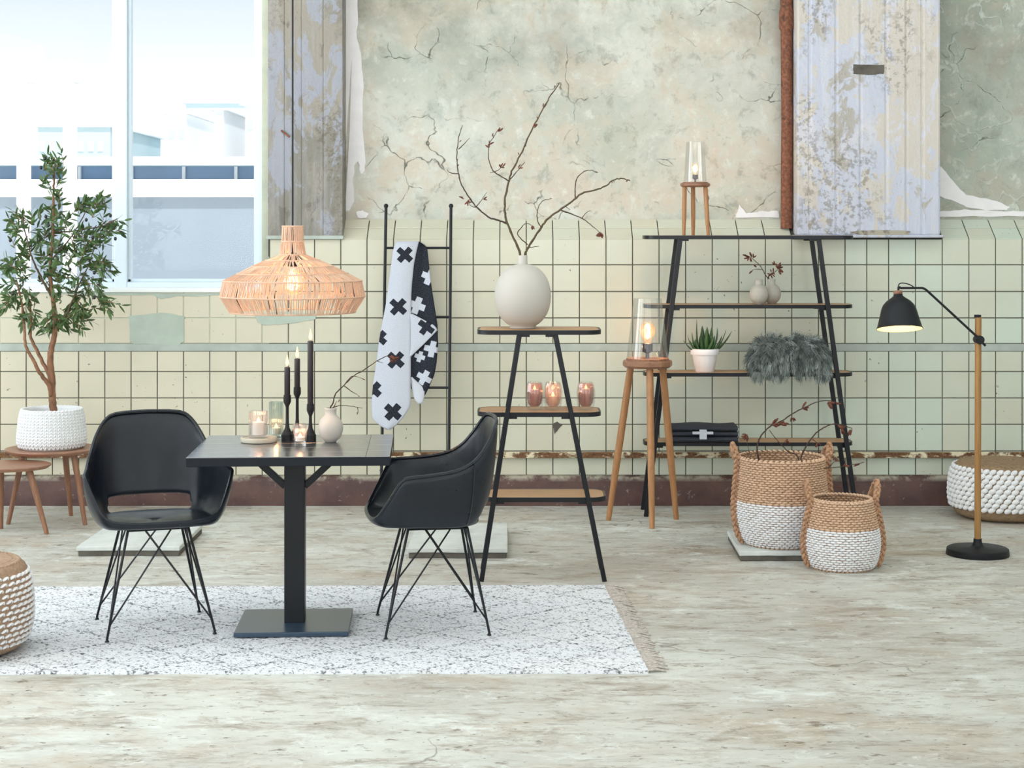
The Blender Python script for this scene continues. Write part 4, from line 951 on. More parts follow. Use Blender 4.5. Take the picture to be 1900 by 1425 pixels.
# ---- tripod lamps -------------------------------------------------
def tripod(name, label, c, feet, tops, zd, rd, td, gr0, gr1, gh, lr, facets, mat_leg, energy, bulb_r, bulb_h, sock):
    """c: (x,y,z base); feet/tops relative xy"""
    t = thing(name, label, 'lamp', c)
    for (fx, fy), (ux, uy) in zip(feet, tops):
        pts = [Vector((fx, fy, 0)) + (Vector((ux, uy, zd - td*.4)) - Vector((fx, fy, 0)))*k/6 for k in range(7)]
        MB().tube(pts, [lr*.72, lr*.85, lr*.95, lr, lr, lr*.98, lr*.95], 14).build('leg', M[mat_leg], t, smooth=True)
    MB().lathe([(rd*.9, zd-td), (rd, zd-td*.75), (rd, zd-td*.35), (rd*.96, zd-td*.2), (rd*.86, zd-td*.2), (rd*.86, zd), (0, zd)], facets, cap1=False).build('top_disc', M['mango'], t, smooth=facets > 20, bevel=0)
    g0 = zd - td*.2
    MB().lathe([(gr0, zd+.001), (gr1, zd+gh), (gr1-.0025, zd+gh+.001), (gr0-.0035, zd+.003)], 48, cap0=False, cap1=False).build('glass_shade', M['clear'], t, smooth=True)
    MB().lathe([(sock*.35, zd), (sock*.35, zd+sock*1.0), (sock, zd+sock*1.3), (sock, zd+sock*2.9), (sock*.8, zd+sock*3.0), (0, zd+sock*3)], 20, cap1=False).build('socket', M['brass'], t, smooth=True)
    bulb(t, Vector(c) + Vector((0, 0, zd + sock*2.9)), bulb_r, bulb_h, energy=energy)
    return t
tc_ = (.694, 9.20, 0)
fl_ = [((1129-CX)*9.28/F - .694, 9.28-9.20), ((1210-CX)*9.01/F - .694, 9.01-9.20 + .01), ((1255-CX)*9.30/F - .694, 9.30-9.20)]
tripod('tripod_floor_lamp', 'tall wooden tripod lamp with clear glass shade standing on the floor between the shelves', tc_, fl_,
       [((1172-CX)*9.2/F - .694, .02), ((1204-CX)*9.2/F - .694, -.055), ((1229-CX)*9.2/F - .694, .025)], .877, .132, .05, .112, .076, .318, .0195, 12, 'honey', 3.0, .041, .112, .027)
y2 = 9.50; c2 = ((1290-CX)*y2/F, y2, zT[0]); rx = lambda px: (px-1290)*y2/F
tripod('tripod_table_lamp', 'small wooden tripod lamp with clear glass shade on top of the tall shelf', c2,
       [(rx(1268), -.02), (rx(1288), .055), (rx(1313), -.03)], [(rx(1270), -.01), (rx(1287), .035), (rx(1308), -.015)], .293, .082, .026, .064, .050, .222, .0125, 48, 'honey', 1.8, .019, .06, .0145)
# cord of the tall lamp's socket is hidden inside its disc
# ---- vases and twigs on the tall shelf -----------------------------
va = Vector(((1408-CX)*9.45/F, 9.45, zT[1])); vb2 = Vector(((1431.5-CX)*9.535/F, 9.535, zT[1]))
vase('bud_vase', 'front left one of two small grey round vases on the second board', va, .0515, .137, .022, M['ceramic2'], feet=True, group=None)
vase('bud_vase', 'small grey round vase with twigs half hidden behind another', vb2, .0515, .137, .022, M['ceramic2'], feet=True)
q1 = lambda *a: [(1240 + x/5.48, 460 + y/5.48) for x, y in a]
bough('dark budded twig leaning left out of the rear small vase', 9.535, [(.003, [(1430, 545)] + q1((1015,320),(985,270),(940,190),(880,130),(820,85),(765,72))), (.002, q1((950,220),(900,215),(850,225)))],
      cl(1390, 478, 5, 11, -2.2, 1.4) + cl(1396, 478, 3, 11, 1.3, .8) + cl(1384, 474, 2, 8, 2.9, .3) + cl(1396, 501, 2, 8, -2.6, .5) + cl(1403, 498, 1, 8, 2.4, .2))
bough('short twig with red brown bud clusters in the rear small vase', 9.55, [(.003, [(1433, 545)] + q1((1020,310),(1030,275),(1060,255),(1090,240),(1120,205),(1140,175)))],
      cl(1433, 507, 7, 9) + cl(1430, 509, 4, 8) + cl(1443, 499, 6, 11, .6, 1.4) + cl(1446, 502, 3, 9, -.8, .8) + cl(1438, 494, 2, 9, 1.9, .4))
# ---- aloe ----------------------------------------------------------
pa_ = Vector(((1307.5-CX)*9.48/F, 9.48, zT[2])); al = thing('aloe_plant', 'dark green spiky aloe in a small white pot on the third board', 'plant', pa_)
lathe_part('pot', [(.049, 0), (.051, .002), (.068, .094), (.0755, .095), (.077, .098), (.078, .124), (.0765, .127), (.070, .127), (.066, .10), (0, .10)], M['pot'], al, 48, cap1=False)
lathe_part('soil', [(.066, .101), (.05, .106), (0, .108)], M['soil'], al, 24, cap1=False)
def blade(parent, name, mat, base, tip, w_, th_, bend, n_=7, up=None):
    base, tip = Vector(base), Vector(tip); d = tip - base; sd = d.cross(Vector((0, 0, 1)))
    sd = sd.normalized() if sd.length > 1e-5 else Vector((1, 0, 0)); nrm = sd.cross(d).normalized(); rows = []
    for i in range(n_ + 1):
        u = i / n_; c = base + d*u - nrm*bend*math.sin(u*PI)*d.length; ww = w_ * (1-u)**.75 * (.75 + .6*u) if i < n_ else .0002
        t_ = th_ * (1-u*.85)
        rows.append([c + sd*ww, c + nrm*t_*.35, c - sd*ww, c - nrm*t_])
    return MB().grid(rows, closed=True).build(name, mat, parent, smooth=True, angle=180)
ra = random.Random(3)
tips = [(1268,631),(1276,623),(1284,617),(1292,612),(1293,593),(1303,604),(1312,606),(1321,605),(1331,608),(1347,612),(1358,614),(1350,628),(1340,622),(1300,620),(1315,618),(1326,622),(1280,632),(1290,628),(1335,635),(1307,628)]
for k, (px, py) in enumerate(tips):
    dy = ra.uniform(-.06, .05) if k < 13 else ra.uniform(-.07, -.03)
    tp_ = P(px, py, 9.48 + dy) - pa_; a = math.atan2(tp_.y, tp_.x)
    blade(al, 'aloe_leaf', M['aloe'], (.030*math.cos(a), .022*math.sin(a), .104), tp_, .024, .009, .10 if abs(tp_.x) > .05 else .03)
# ---- fur cushion ----------------------------------------------------
fc = P(1464, 672, 9.44); fc = Vector((fc.x, 9.45, zT[2] + .082)); fu = thing('fur_cushion', 'grey curly sheepskin cushion draped over the front of the third board', 'cushion', (fc.x, fc.y, zT[2]))
HX, HYY, HZ = .205, .112, .098
def fpt(a, b):
    c_ = lambda q, e: math.copysign(abs(math.cos(q))**e, math.cos(q)); s_ = lambda q, e: math.copysign(abs(math.sin(q))**e, math.sin(q))
    ex = .75 if b > 0 else .38
    z = HZ*s_(b, .9); y = HYY*c_(b, .8)*s_(a, .85); x = HX*c_(b, ex)*c_(a, .7) * (1 - .10*max(0, z/HZ))
    return fc + Vector((x, y, max(z, -.080)))
rows = [[fpt(2*PI*i/40, -PI/2 + PI*(j+.001)/20*.999) for i in range(40)] for j in range(21)]
MB().grid(rows, closed=True).build('cushion_core', M['fur_dark'], fu, world=True, smooth=True)
rf = random.Random(9); fm_ = [MB(), MB(), MB()]; seeds = []
for k in range(760):
    a = rf.uniform(PI*.9, 2.1*PI) if rf.random() < .8 else rf.uniform(0, 2*PI); b = math.asin(rf.uniform(-.8, 1.0))
    p = fpt(a, b)
    if p.y > fc.y + .08: continue
    nr = Vector(((p.x-fc.x)/HX**2, (p.y-fc.y)/HYY**2, max(-.5*HZ, p.z-fc.z)/HZ**2)).normalized()
    lk_ = rf.choice((0, 1, 1, 2)); cd = Vector((rf.uniform(-.7, .7), rf.uniform(-.2, .1), rf.uniform(-.3, .3)))
    wob = rf.uniform(0, 6.3); L0 = rf.uniform(.045, .080)
    for q in range(13):                                 # one curly lock: strands that run together and curl
        o_ = Vector((rf.gauss(0, .0055), rf.gauss(0, .004), rf.gauss(0, .0045))); L = L0*rf.uniform(.75, 1.1)
        pts = [p + o_*1.3 - nr*.004]; d_ = (nr + cd*.8 + Vector((0, 0, -1))*(.2 + .55*max(0, 1-nr.z))).normalized(); tip = p + nr*L*.6
        for s4 in range(5):
            cur = Vector((math.sin(wob + s4*1.9), 0, math.cos(wob + s4*1.9)))*.55
            d_ = (d_ + cur + Vector((0, 0, -.22)) + Vector((rf.uniform(-.15, .15), 0, rf.uniform(-.1, .1)))).normalized()
            nx = pts[-1] + d_*L/5 - o_*.18*(s4 > 1)
            if nx.z < zT[2] + .006 and nx.y > YT - .012: nx.y = YT - .012 - rf.uniform(0, .012)
            pts.append(nx)
        sd = Vector((0, 1, 0)).cross(d_); sd = sd.normalized() if sd.length > .01 else Vector((1, 0, 0)); w_ = rf.uniform(.0009, .0017); vs = []
        for s4, c4 in enumerate(pts[:-1]): vs += [c4 - sd*w_*(1-.12*s4), c4 + sd*w_*(1-.12*s4)]
        vs.append(pts[-1]); fm_[lk_].add(vs, [(0,1,3,2), (2,3,5,4), (4,5,7,6), (6,7,9,8), (8,9,10)])
for m_, mt_ in zip(fm_, ('fur_dark', 'fur', 'fur_light')): m_.build('wool_locks', M[mt_], fu, world=True, smooth=True, angle=180, kind='stuff')
# ---- folded throw on the lowest board --------------------------------
zf = zT[3]; y0 = YT + .015; xa, xb = (1241-CX)*9.37/F, (1373-CX)*9.37/F
ft = thing('folded_throw', 'folded dark grey knitted blanket with a white plus on the lowest board', 'blanket', ((xa+xb)/2, y0 + .1, zf))
md2 = plain('charcoal_wool_knit', '2B2E36', 0.95, var=1.0, vs=150, bump=0.4, bs=300, darker=1.7)
for k in range(3):
    z0 = zf + .0015 + k*.029; rows = []; NX = 24
    prof_ = [(.20, .002), (.015, .002), (.003, .008), (0, .0145), (.003, .022), (.015, .0275), (.20, .0275)]
    for i in range(NX+1):
        u = i/NX; x = xa + .012 + (xb - xa - .02)*u; wv = .003*math.sin(u*9 + k*2) * (1 if k == 2 else .3)
        rows.append([Vector((x + .002*math.sin(k*3), y0 - .012*(k == 0) + py_ - .004*math.sin(u*7+k), z0 + pz + (wv if pz > .02 else 0))) for py_, pz in prof_])
    mm = MB().grid(rows)
    for q in (0, NX): mm.add(rows[q], [tuple(range(len(prof_)))])
    mm.build('fold', md2, ft, world=True, smooth=True)
for x0, w_ in ((xa - .002, .012), (xb - .014, .012)):
    for k in range(3):
        MB().box(x0, x0 + w_, y0 + .004, y0 + .19, zf + .006 + k*.029, zf + .020 + k*.029).build('white_edge', M['cloth_white'], ft, world=True, bevel=.003)
px_ = lambda q: (q - CX)*9.365/F
MB().box(px_(1298.5), px_(1312), y0 - .0175, y0 + .004, zf + .020, zf + .072).build('plus_motif', M['cloth_white'], ft, world=True, bevel=.002)
MB().box(px_(1285.5), px_(1324), y0 - .0172, y0 + .004, zf + .047, zf + .061).build('plus_motif', M['cloth_white'], ft, world=True, bevel=.002)
# ================================================================== BASKETS
def rprof(pr, z):
    for (r0, z0), (r1, z1) in zip(pr, pr[1:]):
        if z0 <= z <= z1:
            t = (z-z0)/(z1-z0); return r0 + (r1-r0)*t
    return pr[-1][0]
def smoothprof(pr, n): return [(v.x, v.y) for v in cr([(r, z, 0) for r, z in pr], n)]
def weave(name, pr, z0, z1, rows_, stakes, mat, parent, d=.009, inner=False):
    m = MB(); n = stakes*4; rows = []
    for j in range(rows_*2 + 1):
        z = z0 + (z1-z0)*j/(rows_*2); r = rprof(pr, z); k = j//2; row = []
        for i in range(n):
            a = 2*PI*i/n; q = r - d*1.3 if j % 2 == 0 else r + d*.7*math.cos(stakes*a + PI*k)
            row.append(Vector((q*math.cos(a), q*math.sin(a), z + (.0012*math.sin(stakes*a*2) if 0 < j < rows_*2 else 0))))
        rows.append(row)
    m.grid(rows, closed=True)
    return m.build(name, mat, parent, smooth=True, angle=180)
def strands(name, pr, z0, z1, rows_, stakes, mat, parent):
    m = MB(); dz = (z1 - z0)/rows_; q = random.Random(int(z1*1000))
    for k in range(rows_):
        z = z0 + dz*(k+.5); r = rprof(pr, z)
        for i in range(stakes):
            an = 2*PI*(i + .5*(k % 2))/stakes + q.uniform(-.006, .006); ca, sa = math.cos(an), math.sin(an); wd = 2*PI*r/stakes
            m.blob((r*ca, r*sa, z + q.uniform(-.0006, .0006)), (-sa*wd*.60, ca*wd*.60, q.uniform(-.001, .001)), (ca*.0065, sa*.0065, 0), (0, 0, dz*q.uniform(.46, .56)), 6, 4)
    return m.build(name, mat, parent, smooth=True, angle=180, kind='stuff')
def braid(path, w_, per, r, n_=3):
    m = MB(); path = cr(path, 60); L = sum((b-a).length for a, b in zip(path, path[1:])); out = MB()
    for s_ in range(n_):
        pts = []; acc = 0
        for i, p in enumerate(path):
            if i: acc += (path[i]-path[i-1]).length
            t = (path[min(i+1, 59)] - path[max(i-1, 0)]).normalized(); sd = t.cross(Vector((0, 1, 0)) if abs(t.y) < .8 else Vector((1, 0, 0))).normalized(); up = sd.cross(t)
            ph = 2*PI*acc/per + 2*PI*s_/n_
            pts.append(p + sd*w_*math.sin(ph) + up*w_*.55*math.sin(2*ph))
        out.tube(cr(pts, 110), r, 6)
    return out
def basket(label, c, pr, zsp, rows_, stakes, hh, bw_):
    t = thing('two_tone_basket', label, 'basket', c); pr = smoothprof(pr, 40); H = pr[-1][1]
    strands('lower_weave', pr, 0.006, zsp, int(rows_*zsp/H), stakes, M['wickw'], t)
    strands('upper_weave', pr, zsp, H, rows_ - int(rows_*zsp/H), stakes, M['wick'], t)
    inn = [(r-.004, z) for r, z in pr]
    m = MB(); rr = [(r, z) for r, z in inn[::-1]]; m.lathe(rr + [(0, .008)], 64, cap0=False, cap1=False); m.build('lining', M['wick_gap_shade'], t, smooth=True, solid=.004)
    for k, z in ((0, H), (1, .006)):
        rb = MB()
        r = rprof(pr, z) - (.004 if k == 0 else .002); N = 48
        for q in range(N):
            a = 2*PI*q/N; rb.blob((r*math.cos(a), r*math.sin(a), z), (-.012*math.sin(a), .012*math.cos(a), .004), (.008*math.cos(a), .008*math.sin(a), 0), (0, 0, .007), 6, 4)
        rb.build(('rim_braid', 'base_braid')[k], M['wick'], t, smooth=True)
    for sg_ in (-1, 1):
        zs2 = [.012, .06, .14, .22, .30, .38]; path = []
        N = 12
        for i in range(N+1):
            z = .012 + (H*.97-.012)*i/N; path.append(Vector((sg_*(rprof(pr, z) + bw_*.9), -.03, z)))
        rt = rprof(pr, H)
        path += [Vector((sg_*(rt + bw_*1.9), -.025, H + hh*.5)), Vector((sg_*(rt + bw_*2.4), 0, H + hh)), Vector((sg_*(rt + bw_*2.1), .05, H + hh*.7)), Vector((sg_*(rt + bw_*.4), .085, H*.96))]
        braid(path, bw_, .075, bw_*.72).build('handle', M['braid'], t, smooth=True)
    return t
sz = .046
bB = basket('large two tone seagrass basket with branches standing on the stone slab', ((1450-CX)*8.345/F, 8.345, sz),
       [(.165, 0), (.197, .04), (.218, .12), (.223, .19), (.216, .28), (.209, .36), (.207, .42)], .215, 38, 48, .055, .0115)
bS = basket('small two tone seagrass basket standing on the floor in front of the large one', ((1562-CX)*8.0/F, 8.0, 0),
       [(.135, 0), (.158, .03), (.173, .10), (.171, .16), (.158, .23), (.146, .28), (.139, .318)], .19, 29, 38, .075, .0105)
q2 = lambda *a: [(1300 + x/3.958, 720 + y/3.958) for x, y in a]
bough('left branch arching high out of the large basket', 8.33, [(.0045, [(1425, 960)] + q2((430,540),(415,460),(425,390),(460,330),(520,275),(600,240),(680,185),(760,145),(850,105),(920,92),(1040,115)))],
      cl(1434, 787, 8, 13, .4, 1.0) + cl(1446, 786, 6, 12, 0, .7) + cl(1455, 786, 3, 10, -.3, .5) + cl(1488, 757, 6, 12, .3, .9) + cl(1536, 747, 6, 14, -.6, .5) + cl(1470, 775, 4, 10, -1.2, .9) + cl(1552, 749, 2, 9, 0, .2), mat='twig')
bough('middle branch crossing the left one inside the large basket', 8.36, [(.0038, [(1500, 975)] + q2((730,545),(640,465),(560,380),(505,310))), (.0022, q2((590,415),(640,375)))],
      cl(1459, 815, 4, 10, -1.6, .6) + cl(1384, 806, 2, 9, 3.0, .8))
bough('right branch curving over the leg of the tall shelf out of the large basket', 8.31, [(.0042, [(1480, 975)] + q2((735,540),(770,440),(820,360),(890,300),(970,265),(1060,280),(1110,300),(1100,345))), (.0022, q2((820,375),(860,405)))],
      cl(1555, 790, 5, 13, -.5, .5) + cl(1562, 795, 3, 12, -1.0, .5) + cl(1579, 797, 4, 12, -1.4, .5) + cl(1516, 822, 4, 9, -1, 1.2))
bough('low branch hanging out over the right rim of the large basket', 8.25, [(.0038, [(1478, 950)] + q2((735,555),(790,580),(860,590),(960,585),(1050,575),(1200,548))), (.0024, q2((940,585),(985,535))), (.0022, q2((785,590),(790,640),(800,660)))],
      cl(1549, 856, 5, 10, .5, 1.2) + cl(1566, 864, 4, 12, -.5, 1.2) + cl(1500, 884, 2, 12, -1.4, .2) + cl(1585, 864, 2, 12, .2, .2) + cl(1553, 905, 1, 10, .5, .3))
bough('loose bud sprig leaning on the left rim of the large basket', 8.28, [(.002, [(1405, 900), (1395, 860), (1388, 830), (1385, 808)])], cl(1386, 806, 6, 12, -2.4, 1.0))

# ================================================================== FLOOR LAMP
YL = 8.30; xl = (1814 - CX)*YL/F; sL = F/YL; lz = lambda py: CH - (py - HY)/sL; lx_ = lambda px: (px - CX)/sL
fl2 = thing('reading_lamp', 'floor lamp with wooden pole and black dome shade on a bent arm', 'lamp', (xl, YL, 0))
lathe_part('base', [(.147, 0), (.149, .004), (.146, .030), (.140, .034), (.04, .037), (.026, .045), (.020, .062), (.019, .078), (0, .078)], M['blackm'], fl2, 64, cap1=False)
MB().tube([(0, 0, .07), (lx_(1815)-xl, 0, lz(588))], .0155, 20).build('pole', M['polewood'], fl2, smooth=True)
lathe_part('pole_cap', [(.0165, lz(589)), (.0165, lz(584)), (0, lz(583.5))], M['blackm'], fl2, 20, cap1=False)
j = Vector((lx_(1815) - xl, -.026, lz(630)))
MB().tube([j + Vector((0, .045, 0)), j + Vector((0, -.012, 0))], .021, 20).build('joint', M['blackm'], fl2, smooth=True)
kb = MB().tube([j + Vector((.012, 0, -.012)), j + Vector((.028, 0, -.028))], .006, 8); kb.build('knob', M['blackm'], fl2, smooth=True)
Vx = lambda px, py, dy=-.026: Vector((lx_(px) - xl, dy, lz(py)))
MB().tube([Vx(1822, 635), Vx(1719, 540), Vx(1714, 536), Vx(1709, 534), Vx(1668, 534)], .0058, 10).build('arm', M['blackm'], fl2, smooth=True)
MB().tube(cr([Vx(1694, 533), Vx(1686, 528), Vx(1675, 525), Vx(1667, 526), Vx(1664, 533), Vx(1664, 541)], 16), .0026, 8).build('cord', M['blackm'], fl2, smooth=True)
MB().tube([Vx(1668, 531), Vx(1665, 536), Vx(1665, 541)], .0045, 8).build('shade_stem', M['blackm'], fl2, smooth=True)
sc_ = Vx(1664, 0); sc_.z = 0; nk_ = sc_ + Vector((0, 0, lz(543))); TL_ = math.radians(-12)
MB().lathe([(.02, lz(546)), (.0215, lz(545)), (.0215, lz(539.5)), (0, lz(539))], 24, sc_, cap1=False).tilt(nk_, TL_).build('wood_collar', M['mango'], fl2, smooth=True)
sp_ = [(.0215, 546), (.023, 549), (.036, 553), (.058, 559), (.074, 566), (.083, 574), (.092, 588), (.105, 606), (.110, 610)]
so = [(r, lz(y)) for r, y in sp_]; si = [(r-.0025, z-.001) for r, z in so[::-1]]
MB().lathe(so + [(.1095, lz(610.6))], 48, sc_, cap0=True, cap1=False).tilt(nk_, TL_).build('lamp_shade', M['blackm'], fl2, smooth=True)
MB().lathe(si + [(0.0, lz(550))], 48, sc_, cap0=False, cap1=False).tilt(nk_, TL_).build('shade_lining', M['shade_in'], fl2, smooth=True)
MB().lathe([(.012, lz(556)), (.013, lz(566)), (.026, lz(580)), (.03, lz(590)), (.02, lz(600)), (0.0003, lz(602))], 20, sc_, cap0=True, cap1=False).tilt(nk_, TL_).build('bulb', emit('warm_bulb', (1, .85, .45), 3.0), fl2, smooth=True)
l = bpy.data.lights.new('reading_light', 'POINT'); l.energy = .8; l.color = (1, .70, .22); l.shadow_soft_size = .03
lo = bpy.data.objects.new('reading_light', l); COL.objects.link(lo); lo.location = (xl + sc_.x, YL + sc_.y - .03, lz(607))

# ================================================================== POUFS
def pouf(name, label, c, r, h, top, bot, white_rows, stitch, basem, zlo, zhi, seed):
    t = thing(name, label, 'pouf', c); q = random.Random(seed)
    pr = smoothprof([(r*.70, 0), (r*.88, h*.07), (r*.985, h*.26), (r, h*.5), (r*.97, h*.75), (r*.89, h*.90), (r*.80, h*.955)], 30)
    weave('body', pr, 0.0, h*.955, 26, 60, basem, t, .003)
    MB().lathe([(r*.80, h*.95), (r*.5, h*.992), (0, h)], 48, cap0=False, cap1=False).build('top_panel', top, t, smooth=True)
    tm = MB()
    for k in range(7):                                  # crocheted rounds of the top
        rr = r*(.80 - .105*k); zc_ = h*(.95 + .05*(1 - (rr/(r*.8))**1.6)); N = max(8, int(2*PI*rr/.02))
        for i in range(N):
            a = 2*PI*i/N; tm.blob((rr*math.cos(a), rr*math.sin(a), zc_ - .002), (-.011*math.sin(a), .011*math.cos(a), 0), (.010*math.cos(a), .010*math.sin(a), 0), (0, 0, .006), 6, 4)
    tm.build('top_rounds', top, t, smooth=True, kind='stuff')
    bm_ = MB(); N0 = stitch
    dz = (zhi - zlo)/white_rows
    for k in range(white_rows):
        z = zlo + dz*(k+.5); rr = rprof(pr, z)
        for i in range(N0):
            a = 2*PI*(i + .5*(k % 2))/N0 + q.uniform(-.01, .01); ca, sa = math.cos(a), math.sin(a)
            tg = Vector((-sa, ca, 0)); wd = 2*PI*rr/N0
            if name == 'white_knit':
                pass
            if bot:                                     # full white knit: plump round stitches
                bm_.blob((rr*ca, rr*sa, z), tg*wd*.56 + Vector((0,0,dz*.25)), Vector((ca, sa, 0))*.012, Vector((0,0,dz*.62)), 7, 5)
            else:                                       # slanting white dashes on the brown ground
                bm_.blob((rr*ca, rr*sa, z), tg*wd*.38 + Vector((0,0,dz*.30)), Vector((ca, sa, 0))*.008, Vector((0,0,dz*.22)) - tg*wd*.08, 7, 4)
                bm_.blob((rr*ca + tg.x*wd*.36, rr*sa + tg.y*wd*.36, z + dz*.02), tg*wd*.10, Vector((ca, sa, 0))*.007, Vector((0,0,dz*.34)), 6, 4)
    bm_.build('knit_stitches', M['knit'], t, smooth=True, kind='stuff')
    return t
pouf('knitted_pouf', 'brown jute pouf with white dash stitches at the left edge on the rug', ((-78-CX)*6.36/F, 6.36, .0152), .268, .345, M['jute_tan'], False, 13, 46, M['jute_tan'], .035, .30, 1)
pouf('knitted_pouf', 'round pouf with brown top and wide white knitted side behind the floor lamp', ((1862-CX)*9.39/F, 9.39, 0), .29, .315, M['jute'], True, 9, 46, M['jute'], .062, .285, 2)

# ================================================================== SIDE TABLES AND OLIVE TREE
def side_table(label, c, a, b, zt, feet, lean, lr=.017):
    t = thing('side_table', label, 'side table', (c[0], c[1], 0))
    o = [(a*math.cos(2*PI*k/56), b*math.sin(2*PI*k/56)) for k in range(56)]
    sh = lambda q: [(x*q, y*q) for x, y in o]
    m = MB(); rows = [[Vector((x, y, z)) for x, y in sh(q)] for q, z in ((.0, zt-.02), (.93, zt-.02), (.985, zt-.010), (1.0, zt-.004), (.996, zt), (0.0, zt))]
    m.grid(rows, closed=True).build('table_top', M['walnut'], t, smooth=True, angle=30)
    m = MB()
    for (fx, fy) in feet:
        top = Vector((fx*lean, fy*lean, zt-.018)); ft_ = Vector((fx, fy, 0))
        MB().tube([ft_, ft_ + (top-ft_)*.5, top], [lr*.68, lr*.88, lr*1.05], 14).build('leg', M['walnut_leg'], t, smooth=True)
    return t
cA = ((96-CX)*9.25/F, 9.25); rel = lambda px, py: ((px-CX)*FY(py)/F - cA[0], FY(py) - cA[1])
side_table('larger round walnut side table under the potted olive tree', cA, .244, .236, .392, [rel(15, 973), rel(158, 974), rel(132, 957)], .66)
cB = ((0-CX)*8.93/F, 8.93); relb = lambda px, py: ((px-CX)*FY(py)/F - cB[0], FY(py) - cB[1])
side_table('smaller low walnut side table at the left edge of the photo', cB, .262, .185, .348, [relb(87, 991), relb(2, 981), relb(-70, 991)], .62)
# olive tree in a knitted basket
YO_ = 9.25; ob_ = Vector((cA[0], YO_, .392)); ol = thing('olive_tree', 'leafy potted olive tree in a white knitted basket in front of the window', 'plant', ob_)
kp = [(.155, 0), (.176, .025), (.180, .06), (.176, .10), (.170, .16), (.163, .195)]; kp = smoothprof(kp, 20)
kb_ = MB().lathe(kp + [(.158, .212), (.146, .212), (.14, .195), (.14, .16), (0, .15)], 64, cap1=False).build('knit_basket', M['knit'], ol, smooth=True, angle=180)
m = MB(); NR, NC = 12, 50
for k in range(NR):
    z = .012 + .19*(k+.4)/NR; r = rprof(kp, z)
    for i in range(NC):
        for sg_ in (-1, 1):
            a = 2*PI*(i + .25*sg_)/NC; ca, sa = math.cos(a), math.sin(a); tg = Vector((-sa, ca, 0)); wd = 2*PI*r/NC
            m.blob((r*ca, r*sa, z), tg*wd*.25*sg_ + Vector((0, 0, .0105)), Vector((ca, sa, 0))*.0055, (tg*wd*.18 - Vector((0,0,.002*sg_))), 6, 4)
for i in range(46):
    a = 2*PI*i/46; m.blob((.155*math.cos(a), .155*math.sin(a), .207), (-.0135*math.sin(a), .0135*math.cos(a), .002), (.011*math.cos(a), .011*math.sin(a), 0), (0, 0, .008), 6, 4)
m.build('knit_stitches', M['knit'], kb_, smooth=True, kind='stuff')
lathe_part('soil', [(.14, .165), (.07, .175), (0, .178)], M['soil'], ol, 24, cap1=False)
def op(px, py, dy=0): return P(px, py, YO_ + dy)
limbs = [
    (.021, .0035, [(99,765,0),(97,740,0),(96,700,0),(93,665,0),(97,640,.01),(102,615,.01),(102,584,.0),(97,545,-.01),(93,506,0),(97,450,.01),(99,405,0),(99,355,0),(101,326,0),(101,292,0)]),
    (.013, .0045, [(95,735,-.01),(91,716,-.03),(80,700,-.04),(72,689,-.05),(62,668,-.06),(50,648,-.06),(46,630,-.05),(44,600,-.04),(40,560,-.03),(30,520,-.03)]),
    (.012, .006, [(93,710,.0),(91,695,.02),(77,668,.04),(66,645,.05),(57,625,.05),(57,590,.05),(56,560,.06)]),
    (.0085, .002, [(97,552,-.01),(90,540,-.02),(83,528,-.03),(72,506,-.04),(62,485,-.04),(56,468,-.05),(45,423,-.05),(42,400,-.05)]),
    (.0085, .002, [(103,600,0),(115,592,-.02),(123,584,-.03),(135,557,-.05),(146,530,-.05),(155,512,-.05),(165,490,-.05),(178,450,-.04)]),
    (.0045, .002, [(97,480,.0),(115,460,-.03),(135,435,-.05),(150,410,-.06),(165,385,-.06),(190,372,-.06)]),
    (.0045, .002, [(98,430,.0),(125,430,.04),(160,425,.06),(195,418,.06),(218,405,.05)]),
    (.005, .003, [(56,560,.05),(45,545,.06),(30,545,.06),(12,560,.06)])]
tr_ = MB(); br_ = MB()
for li_, (r0, r1, pts) in enumerate(limbs):
    q = cr([op(*p_) for p_ in pts], len(pts)*5); L = len(q)
    (tr_ if li_ < 3 else br_).tube([v + Vector((R.uniform(-.002, .002), R.uniform(-.002, .002), 0)) for v in q], [r0 + (r1-r0)*k/(L-1) for k in range(L)], 9)
tr_.build('trunk', M['bark'], ol, world=True, smooth=True, angle=180); br_.build('branches', M['twigmoss'], ol, world=True, smooth=True, angle=180, kind='stuff')
lm = []
for k in range(4):                                      # four leaf shapes, shared by all leaves
    m = MB(); Lf, Wf = 1.0, (.13, .145, .16, .12)[k]; cv = (.05, .12, -.06, .16)[k]; rows = []
    for i in range(6):
        u = i/5; ww = Wf*math.sin(PI*min(1, u*.94+.06))**.8 if i < 5 else .004; z = -cv*u*u
        rows.append([Vector((ww, u, z + .02)), Vector((0, u, z)), Vector((-ww, u, z + .02))])
    m.grid(rows); me = bpy.data.meshes.new('leaf'); me.from_pydata(m.v, [], m.f); me.materials.append(M['olive'])
    me.polygons.foreach_set('use_smooth', [True]*len(me.polygons)); lm.append(me)
rl_ = random.Random(21); leaves = []; sprigs = MB()
